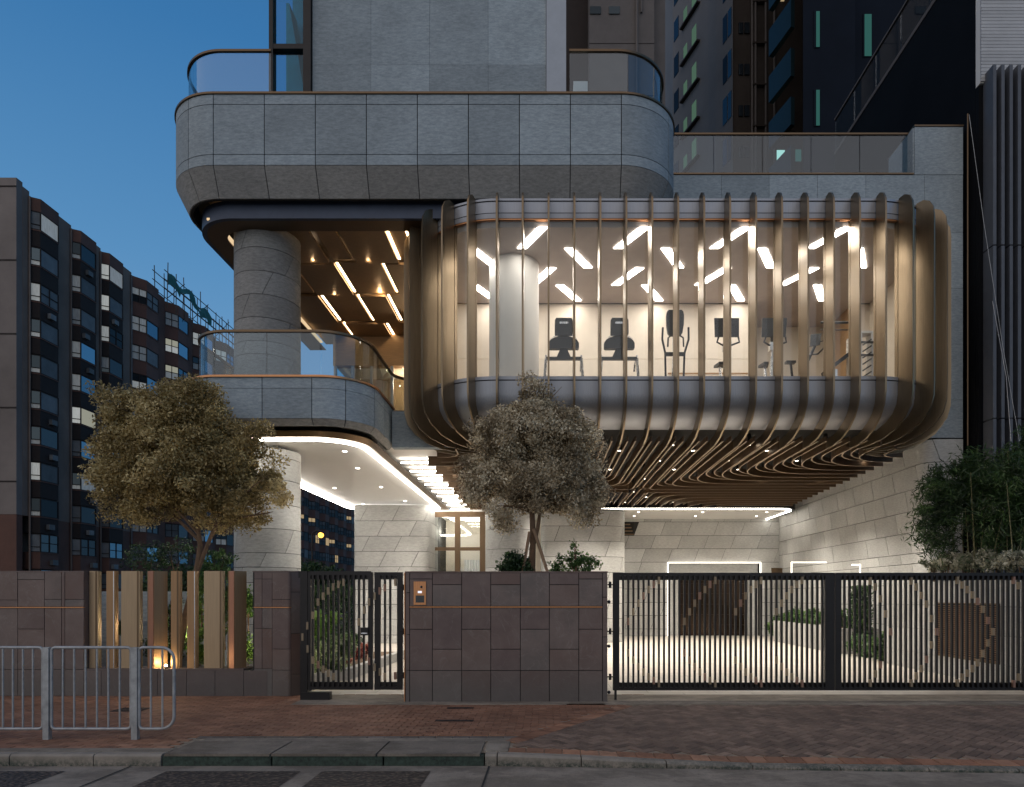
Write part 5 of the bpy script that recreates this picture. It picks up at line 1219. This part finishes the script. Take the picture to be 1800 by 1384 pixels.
# bamboo and variegated hedge on the planter
bt = thing('bamboo_clump', (9.5, 14, 1.8), 'tall dark green bamboo thicket at the right edge above the driveway gate', 'bamboo')
mb = MB()
for i in range(70):
    x = random.uniform(8.7, 11.4); y = random.uniform(12.6, 15.4); h = 1.9+.9*min(1, (x-8.7)/1.6)+random.uniform(-.3, .5)
    lean = random.uniform(-.3, .3); mb.tube([(x, y, 1.8), (x+lean*.3, y, 1.8+h*.5), (x+lean, y-.1, 1.8+h)], [.013, .010, .004], 5)
obj('stem', mb, m_plain('bamboo_cane', (.13, .12, .05), .5, var=.3), bt)
p, ti = cloud([(8.55, 14.8, 3.5, .45, .7, .95), (8.5, 14.9, 2.9, .35, .6, .5), (9.0, 14.6, 4.1, .5, .8, .6), (9.25, 13.6, 3.7, .55, 1.0, .8), (9.9, 13.8, 4.0, .7, 1.1, .85), (10.8, 13.9, 4.3, .8, 1.1, .95), (10.3, 13.8, 4.9, .5, .8, .5), (9.4, 13.8, 3.0, .6, 1., .5), (10.6, 13.8, 3.2, .9, 1., .5), (9.0, 13.4, 3.1, .35, .7, .8)], 900, 80, (.16, .42))
k_ = p[:, 2] < 3.2; keep = ~(k_ & (rng.random(len(p)) < .55)); leaves('foliage', p[keep], .15, 'leaf_bamboo', bt, ti[keep], .14, .4)
bush('variegated_hedge', 'cream-edged variegated shrubs in a row on the planter wall, under the bamboo', 'hedge', [(8.72+.06*(i % 2), 15.4-.36*i, 2.40-.01*i+.05*(i % 3), .22, .26, .17) for i in range(10)], 190, 36, .085, 'leaf_pale', (.08, .16))

# ================================================================== FAR BUILDINGS
M['apt_wall'] = m_plain('grey_render', (.165, .125, .105), .9, var=.22, sc=.35)
M['apt_end'] = m_plain('end_wall_render', (.16, .135, .125), .9, var=.25, sc=.22)
M['apt_brown'] = m_plain('brown_tile', (.10, .045, .032), .8, var=.25, sc=.5)
M['apt_dark'] = m_plain('dark_recess', (.018, .012, .011), .9)
def m_curtain():
    k = N('white_curtain_glow'); r = k.rnd(); col = k.ramp(k.noise(k.coord((3, 3, .5)), 3, 4), [(.3, (.42, .42, .40)), (.7, (.66, .66, .63))])
    b = k.pbr(k.vary(col, .6, 1.2), .8); b.inputs['Emission Color'].default_value = (.95, .95, .86, 1)
    k.l(k.math('MULTIPLY', k.math('POWER', r, 2.), .30), b.inputs['Emission Strength']); return k.m  # weak room light put into the curtain as emission, random per pane
M['curtain'] = m_curtain()
M['curtain_dim'] = m_plain('dim_curtain', (.10, .11, .12), .6, var=.3, sc=1.2, objvar=.4)
def m_win(name, dif, gl, fac):
    k = N(name); a = k.n('ShaderNodeBsdfDiffuse'); a.inputs[0].default_value = (*dif, 1); g = k.n('ShaderNodeBsdfGlossy'); g.inputs[0].default_value = (*gl, 1); g.inputs['Roughness'].default_value = .06
    r = k.n('ShaderNodeMapRange'); k.l(k.rnd(), r.inputs[0]); r.inputs[3].default_value = fac*.35; r.inputs[4].default_value = min(1, fac*1.35)
    m = k.n('ShaderNodeMixShader'); k.l(r.outputs[0], m.inputs[0]); k.l(a.outputs[0], m.inputs[1]); k.l(g.outputs[0], m.inputs[2]); k.l(m.outputs[0], k.out.inputs[0]); return k.m
M['win_blue'] = m_win('sky_lit_window', (.02, .05, .08), (.35, .62, .80), .42)
M['win_dark'] = m_win('dark_window', (.015, .018, .022), (.35, .45, .5), .14)
M['lit_w'] = m_emit('lit_window_white', (.85, .86, .70), .32); M['lit_y'] = m_emit('lit_window_warm', (1, .74, .42), .38)
ap = thing('apartment_building', (-39.5, 51, 0), 'long brown and grey apartment block with bay windows, receding down the street at the left', 'building')
XF = -39.5; FH = 2.75; ZR = 32.5
obj('end_wall', MB().box(-62, XF, 50.9, 51.5, 7.8, 32.9), 'apt_end', ap)
obj('end_wall_base', MB().box(-62, XF-.01, 50.92, 51.5, 0, 7.79), 'apt_brown', ap)
for i in range(5): obj('end_wall_joint', MB().box(-62, XF, 50.86, 50.899, 32.2-i*5.5, 32.3-i*5.5), 'apt_dark', ap)
obj('near_pier', MB().box(XF-.88, XF+.02, 51.51, 52.15, 7.8, 32.6), 'apt_wall', ap)
obj('core_wall', MB().box(-60, XF-.8, 51.5, 152, 0, ZR-.6), 'apt_wall', ap)
bays = []; y = 52.2
bays = [(52.2, 'A'), (56.75, 'A'), (60.5, 'A'), (65.0, 'B'), (70.7, 'B')]
y = 76.2
while y < 146: bays.append((y, 'B')); y += 5.3
allb = MB(); far = {}
for bi, (y0, ty) in enumerate(bays):
    pr_, dy, fl = (.6, .35, 1.95) if ty == 'A' else (.85, 1.1, 2.0)
    yA, yB = y0+dy, y0+dy+fl; yC = yB+dy*.8
    ynext = bays[bi+1][0] if bi+1 < len(bays) else y0+5.3
    poly = [(XF-.9, y0), (XF, y0), (XF+pr_, yA), (XF+pr_, yB), (XF, yC), (XF-.9, yC)]
    fb = obj('facade_bay', MB().prism([(XF-.85, yC+.02 if yC < ynext-.3 else ynext-.4), (XF-.85, ynext), (XF-.0, ynext), (XF-.0, max(yC+.02, ynext-1.2))][::-1] if 0 else [(XF-.88, yC+.01), (XF+.02, yC+.01), (XF+.02, ynext-.01), (XF-.88, ynext-.01)], 7.8 if ty == 'A' else 0, ZR), 'apt_wall' if ty == 'A' else 'apt_brown', ap)
    if ty == 'A': obj('base_bay', MB().box(XF-.88, XF+.02, yC+.01, ynext-.01, 0, 7.79), 'apt_brown', ap)
    par_ = obj('bay_parapet', MB().prism(poly, ZR-1.25, ZR-.25), 'apt_brown', ap)
    top = 31.25
    for f in range(11):
        fmb = MB(); dmb = MB()
        zt_ = top-f*FH; zb_ = zt_-1.42
        if zb_ < .5: break
        # spandrel with dark appliance recess for type A, brown tile for type B
        sm = 'apt_dark' if ty == 'A' and f < 9 else 'apt_brown'
        ofs = .0
        (dmb if sm == 'apt_dark' else fmb).prism([(XF-.9, y0+.02), (XF-.02, y0+.02), (XF+pr_-.04, yA+.0), (XF+pr_-.04, yB), (XF-.02, yC-.02), (XF-.9, yC-.02)], max(0, zb_-FH+1.42+.05), zb_-.08)
        obj('sill', MB().prism(poly, zb_-.078, zb_), 'apt_brown', ap)
        if f == 0: obj('lintel', MB().prism(poly, zt_, ZR-1.251), 'apt_brown', ap)
        obj('spandrel', fmb, 'apt_brown', ap)
        if dmb.v: obj('recess', dmb, 'apt_dark', ap)
        if ty == 'A' and f < 10 and random.random() < .6:
            yy_ = yA+random.uniform(.2, 1.2); obj('air_conditioner', MB().box(XF+pr_-.05, XF+pr_+.22, yy_, yy_+.6, zb_-.95, zb_-.55), 'curtain_dim', ap)
        # windows: the short chamfer facing the street end and the long flat face
        ch = Vector((pr_, dy)).normalized(); nn = Vector((ch.y, -ch.x))
        def wq(p0, p1, nx_, ny_, z0, z1, off): return [(p0[0]+nx_*off, p0[1]+ny_*off, z0), (p1[0]+nx_*off, p1[1]+ny_*off, z0), (p1[0]+nx_*off, p1[1]+ny_*off, z1), (p0[0]+nx_*off, p0[1]+ny_*off, z1)]
        def window(p0, p1, nx_, ny_, kinds, split):
            w_ = MB(); o0 = -.03
            p0 = Vector(p0); p1 = Vector(p1); e = (p1-p0).normalized(); L = (p1-p0).length
            def bar_(a, b, z0, z1):
                q0, q1 = p0+e*a, p0+e*b; ni = Vector((nx_, ny_))
                w_.hexa([(q0.x, q0.y, z0), (q1.x, q1.y, z0), (q1.x-ni.x*.08, q1.y-ni.y*.08, z0), (q0.x-ni.x*.08, q0.y-ni.y*.08, z0)], [(q0.x, q0.y, z1), (q1.x, q1.y, z1), (q1.x-ni.x*.08, q1.y-ni.y*.08, z1), (q0.x-ni.x*.08, q0.y-ni.y*.08, z1)])
            bar_(0, .06, zb_, zt_); bar_(L-.06, L, zb_, zt_); bar_(.06, L-.06, zb_, zb_+.06); bar_(.06, L-.06, zt_-.06, zt_)
            zm = zb_+.40 if split else zb_+.72
            if split != 2: bar_(.06, L-.06, zm-.03, zm+.03)
            if split == 0: bar_(L/2-.03, L/2+.03, zb_+.06, zt_-.06)
            hi_, lo_ = kinds
            return w_, [(wq(p0+e*.06, p1-e*.06, nx_, ny_, zb_+.06, zm, -.05), lo_), (wq(p0+e*.06, p1-e*.06, nx_, ny_, zm, zt_-.06, -.05), hi_)]
        r = random.random()
        k1 = ('curtain', 'curtain') if r < .55 else ('win_dark', 'curtain') if r < .76 else ('curtain_dim', 'curtain_dim') if r < .82 else ('curtain', 'win_dark') if r < .92 else ('lit_w', 'lit_w') if r < .935 else ('win_dark', 'win_dark')
        if f > 7: k1 = ('curtain_dim', 'curtain_dim') if r < .6 else ('win_dark', 'curtain')
        r2 = random.random(); k2 = 'win_blue' if (r2 < (.25 if bi == 0 else .5 if bi < 3 else .66)) else 'curtain' if r2 < (.4 if bi == 0 else .62 if bi < 3 else .78) else 'curtain_dim' if r2 < .9 else 'win_dark' if r2 < .99 else 'lit_w'
        if f > 7 and r2 > .3: k2 = 'win_dark'
        if bi > 8: k2 = 'win_dark' if r2 < .55 else 'curtain_dim' if r2 < .9 else 'lit_y'; k1 = ('curtain_dim', 'win_dark') if r < .75 else ('lit_y', 'curtain_dim')
        if bi == 1 and f == 5: k2 = 'lit_w'
        if bi == 4 and f in (1, 2): k1 = ('lit_w', 'curtain')
        for (p0, p1, nx_, ny_, kinds, split) in (((XF+.02, y0+.02), (XF+pr_, yA), nn.x, nn.y, k1, 1 if ty == 'A' else 0), ((XF+pr_, yA), (XF+pr_, yB), 1, 0, (k2, k2), 2 if random.random() < .6 else 0)):
            w_, ps = window(p0, p1, nx_, ny_, kinds, split)
            if bi < 8:
                wo_ = obj('window', w_, 'apt_dark', ap)
                if ps[0][1] == ps[1][1]:
                    a, b = ps[0][0], ps[1][0]; obj('pane', MB().add([a[0], a[1], b[2], b[3]], [(0, 1, 2, 3)]), ps[0][1], wo_)
                else:
                    for vs_, mt in ps: obj('pane', MB().add(vs_, [(0, 1, 2, 3)]), mt, wo_)
            else:
                q = far.setdefault('frame', MB()); q.add(w_.v, w_.f)
                for vs_, mt in ps: far.setdefault(mt, MB()).add(vs_, [(0, 1, 2, 3)])
    if ty == 'A' or bi == 3: obj('drainpipe', MB().tube([(XF+.1, y0-.12, 0), (XF+.1, y0-.12, ZR-.3)], .07, 6), 'apt_wall' if ty == 'A' else 'curtain_dim', ap)
for kx, q in far.items(): stuff(obj('far_windows', q, 'apt_dark' if kx == 'frame' else kx, ap))
# scaffolding on the roof
sc_ = thing('scaffolding', (XF, 72, ZR), 'thin bamboo scaffolding with torn green netting on the apartment roof', 'scaffolding')
M['bamboopole'] = m_plain('bamboo_pole', (.05, .045, .04), .8)
mb = MB()
for i in range(46):
    y = 69.5+i*1.7; 
    for dx in (0, 1.2):
        h = 2.6+random.uniform(-.3, .9)-.012*i; mb.tube([(XF+.9-dx, y, ZR-1.5), (XF+.9-dx+random.uniform(-.15, .15), y+random.uniform(-.2, .2), ZR+h)], .045, 5)
for zz_ in (.4, 1.3, 2.2):
    for dx in (0, 1.2): mb.tube([(XF+.9-dx, 69, ZR+zz_), (XF+.9-dx, 145, ZR+zz_-.3)], .045, 5)
for i in range(0, 44, 3): mb.tube([(XF+.9, 69.5+i*1.7, ZR-.5), (XF+.9, 69.5+(i+2)*1.7, ZR+2.5)], .04, 5)
obj('poles', mb, 'bamboopole', sc_)
mb = MB(); n = 16
for i in range(n):
    for j in range(3): mb.v.append((XF+1.0+random.uniform(-.1, .1), 69.5+i*.6, ZR+2.0-j*.55+.3*math.sin(i*1.1)-(.6 if i > 10 else 0)))
for i in range(n-1):
    for j in range(2):
        if (i, j) in ((4, 1), (5, 1), (6, 1), (9, 0), (10, 0)): continue
        a = i*3+j; mb.f.append((a, a+3, a+4, a+1)); mb.mi.append(0)
obj('netting', mb, m_plain('green_net', (.02, .13, .13), .9), sc_)

# towers at the right --------------------------------------------------
M['tileb'] = m_plain('brown_grey_tile', (.105, .09, .085), .85, var=.12, sc=1.5)
tb_ = thing('tiled_tower', (3, 34, 0), 'brown-grey tiled tower close behind the upper terrace, with two small dark windows', 'tower')
d = 34
obj('wall', MB().box(PX(1036, d), PX(1150, d), d, 46, 0, 46).box(PX(1150.2, d), PX(1173, d), d+.6, 46, 0, 46), 'tileb', tb_)
obj('recess_wall', MB().box(PX(940, d), PX(1035.5, d), d+1.2, 46, 0, 46), 'apt_dark', tb_)
for a, b in ((1037, 1056), (1070, 1089)): obj('window', MB().box(PX(a, d), PX(b, d), d-.06, d-.005, PZ(26, d), PZ(13, d)), 'win_dark', tb_)
obj('drainpipe', MB().tube([(PX(1119, d), d-.12, 5), (PX(1119, d), d-.12, 46)], .07, 6).tube([(PX(1127, d), d-.1, PZ(25, d)), (PX(1127, d), d-.1, 46)], .05, 6), 'tileb', tb_)
for i in range(9): obj('tile_joint', MB().box(PX(1036, d), PX(1150, d), d-.012, d-.004, 24+i*2.6, 24.03+i*2.6), 'apt_dark', tb_)
M['greyt'] = m_plain('grey_tower_render', (.16, .15, .15), .9, var=.15, sc=.3); M['browndk'] = m_plain('dark_brown_render', (.04, .032, .028), .9, var=.2, sc=.4, spec=.1)
tg = thing('grey_tower', (12, 46, 0), 'tall grey residential tower with slanting rows of small windows behind the glass balustrade', 'tower')
A0, B0, C0, D0 = Vector((9.6, 51.8)), Vector((11.15, 46.95)), Vector((11.41, 45.93)), Vector((12.03, 44.0))
obj('wall', MB().prism([A0, B0, C0, D0, (12.03, 55), (9.6, 60)], 0, 70), 'greyt', tg)
obj('rear_wing', MB().box(12.04, 18, 44.6, 56, 0, 70), 'browndk', tg)
e1 = (B0-A0).normalized(); n1 = Vector((e1.y, -e1.x)); n1 = n1 if n1.y < 0 else -n1
e2 = (D0-C0).normalized(); n2 = Vector((e2.y, -e2.x)); n2 = n2 if n2.y < 0 else -n2
def obw(p, e, n_, a, b, z0, z1, mt, nm='window', o=.03):
    q0, q1 = p+e*a+n_*o, p+e*b+n_*o; r0, r1 = p+e*a, p+e*b
    return obj(nm, MB().hexa([(q0.x, q0.y, z0), (q1.x, q1.y, z0), (r1.x, r1.y, z0), (r0.x, r0.y, z0)], [(q0.x, q0.y, z1), (q1.x, q1.y, z1), (r1.x, r1.y, z1), (r0.x, r0.y, z1)]), mt, tg)
M['lit_g'] = m_emit('lit_window_green', (.45, .85, .60), .14); M['lit_t'] = m_emit('lit_window_teal', (.25, .9, .8), .11); M['lit_c'] = m_emit('lit_window_cyan', (.55, 1, .88), .95)
for f in range(10):
    z0 = 30+f*2.7
    obw(A0, e1, n1, .25, .95, z0, z0+1.5, 'win_dark'); obw(A0, e1, n1, 1.5, 4.0, z0-.1, z0+.02, 'apt_dark', 'ledge', .25)
    obw(A0, e1, n1, 1.7, 2.2, z0+.4, z0+1.2, 'lit_g'); obw(A0, e1, n1, 2.9, 3.5, z0+.15, z0+1.55, 'lit_g')
    obw(C0, e2, n2, .9, 1.4, z0, z0+1.7, 'win_dark'); obw(C0, e2, n2, 1.5, 1.9, z0, z0+1.7, 'win_dark')
    for a, b in ((1298, 1306), (1308, 1317)): obj('window', MB().box(PX(a, 44.6), PX(b, 44.6), 44.5, 44.59, z0+.3, z0+1.0), 'win_dark', tg)
    obj('pipe_bracket', MB().box(PX(1322, 44.5), PX(1346, 44.5), 44.3, 44.58, z0+2.2, z0+2.3), 'browndk', tg)
for x in (1322, 1328, 1346, 1361): obj('drainpipe', MB().tube([(PX(x, 44.4), 44.4, 20), (PX(x, 44.4), 44.4, 70)], .07, 6), 'tileb', tg)
for ya, yb, mt in ((118, 145, 'lit_c'), (258, 286, 'lit_c')):
    w_ = obj('window', MB().box(PX(1364, 44.6), PX(1381, 44.6), 44.52, 44.59, PZ(yb, 44.6), PZ(ya, 44.6)), 'browndk', tg); obj('pane', MB().box(PX(1365.5, 44.5), PX(1379.5, 44.5), 44.5, 44.515, PZ(yb-1, 44.5), PZ(ya+6, 44.5)), mt, w_)
w_ = obj('window', MB().box(PX(1369, 44.6), PX(1378, 44.6), 44.52, 44.59, PZ(3, 44.6), PZ(-12, 44.6)), 'lit_y', tg)
M['navyt'] = m_plain('dark_blue_cladding', (.006, .009, .016), .7, var=.2, sc=.3, spec=.08)
td = thing('dark_tower', (15, 38, 0), 'very dark blue-black tower with a few tall narrow teal-lit windows', 'tower')
obj('wall', MB().prism([(14.3, 38), (17.2, 38.0), (17.2, 39), (26, 39), (26, 50), (18.8, 50)], 0, 60), 'navyt', td)
for a, b, y0, y1 in ((1431, 1440, 22, 84), (1431, 1440, 160, 222), (1517, 1531, 27, 100)):
    dd = 38 if a < 1500 else 39; fr = obj('window', MB().box(PX(a-1, dd), PX(b+1, dd), dd-.05, dd-.004, PZ(y1+1, dd), PZ(y0-1, dd)), 'navyt', td); obj('pane', MB().box(PX(a+3 if a < 1500 else a+2, dd), PX(b, dd), dd-.08, dd-.051, PZ(y1, dd), PZ(y0, dd)), 'lit_t', fr)
M['tealdk'] = m_plain('dark_teal_glass', (.010, .022, .028), .35, spec=.2)
for f in range(8): obj('bay_window', MB().hexa([(13.5, 41.4, 26+f*2.8), (14.05, 39.2, 26+f*2.8), (14.3, 39.3, 26+f*2.8), (13.8, 41.5, 26+f*2.8)], [(13.5, 41.4, 27.6+f*2.8), (14.05, 39.2, 27.6+f*2.8), (14.3, 39.3, 27.6+f*2.8), (13.8, 41.5, 27.6+f*2.8)]), M['tealdk'], td)
obj('pane', MB().box(PX(1398, 38.6), PX(1408, 38.6), 38.55, 38.6, PZ(284, 38.6), PZ(264, 38.6)), 'lit_t', td)
# neighbour with louvres
nb = thing('louvred_building', (13, 17, 0), 'black-sided neighbouring building with dark upright louvres and white tiled top at the right edge', 'building')
M['blackcl'] = m_plain('black_cladding', (.006, .0065, .008), .7, var=.3, sc=.5, spec=.08)
obj('side_wall', MB().box(11.0, 11.4, 17.5, 26, 0, 18.5), 'blackcl', nb)
obj('front_wall', MB().box(11.0, 22, 17.35, 17.49, 0, 14.68), 'blackcl', nb)
obj('body', MB().box(11.41, 22, 17.5, 26, 0, 18.5), 'blackcl', nb)
wt = obj('tiled_wall', MB().box(11.0, 22, 17.30, 17.48, 14.70, 22), 'white', nb)
M['wtile'] = m_plain('white_wall_tile', (.40, .40, .41), .4, var=.1, sc=2, objvar=.1)
for i in range(42): obj('tile_row', MB().box(11.0, 13.6, 17.26, 17.295, 14.72+i*.085, 14.795+i*.085), 'wtile', wt)
for i in range(16):
    x = 11.05+i*.205
    for z0, z1 in ((0, 6.1), (6.13, 10.4), (10.43, 14.9)): obj('louvre_fin', MB().box(x+.05, x+.13, 16.95, 17.34, z0, z1), m_plain('blue_grey_louvre', (.075, .08, .095), .5) if (i, z0) == (0, 0) else bpy.data.materials['blue_grey_louvre'], nb)
br = MB(); obj('parapet', MB().box(10.98, 11.3, 17.5, 26, 18.5, 18.62), 'tileb', nb)
for i in range(5): obj('glass_pane', MB().box(11.0, 11.02, 18+i*1.6, 19.55+i*1.6, 18.62, 19.8), 'glass_rail', nb)
obj('handrail', MB().box(10.97, 11.05, 17.6, 26, 19.8, 19.86), 'tileb', nb)
tag(obj('cable', MB().tube([(10.72, 17.3, 13.9), (10.9, 17.0, 11.0), (11.1, 16.6, 7.8), (11.3, 16.3, 5.4)], .006, 5), 'galv'), 'thin pale cable hanging slack down beside the stone block', 'cable')
tag(obj('cable', MB().tube([(11.05, 16.9, 9), (11.12, 16.5, 7), (11.1, 16.3, 5.4)], .007, 5), 'wtile'), 'shorter thin pale cable ending in the bamboo', 'cable')
# street lamp beyond the canopy
lp = P(565, 941, 45)
t = thing('street_lamp', (lp[0], 45, 0), 'glowing amber street lamp beyond the columns', 'street lamp')
obj('post', MB().tube([(lp[0]-.6, 45, 0), (lp[0]-.6, 45, lp[2]+.1), (lp[0]-.3, 45, lp[2]+.3), (lp[0], 45, lp[2]+.25)], .07, 8), 'blackmetal', t)
obj('lamp_head', MB().sphere((lp[0], 45, lp[2]+.12), .22, 10, 6, sc=(1, 1, .5)), 'blackmetal', t); obj('bulb', MB().sphere((lp[0], 44.9, lp[2]), .19), m_emit('amber_bulb', (1, .42, .06), 4.5), t)
# trees along the street behind
far_tree_spots = [(-13.5, 40, 3.4, 'dark tree beyond the court, lowest behind the amber lamp'), (-17, 46, 4.0, 'dark street tree beyond the left columns'), (-22.5, 42, 3.4, 'dark street tree glimpsed above the bronze louvres')]
for x, y, h, lab in far_tree_spots:
    tt = thing('street_tree', (x, y, 0), lab, 'tree', 'dark trees in the street behind'); obj('trunk', MB().tube([(x, y, 0), (x, y, h*.6)], [.15, .08], 8), 'bark', tt)
    p, ti = cloud([(x, y, h*.7, 2.3, 1.8, h*.33)], 110, 60, (.3, .7)); leaves('crown', p, .22, 'leaf_dark', tt, ti)
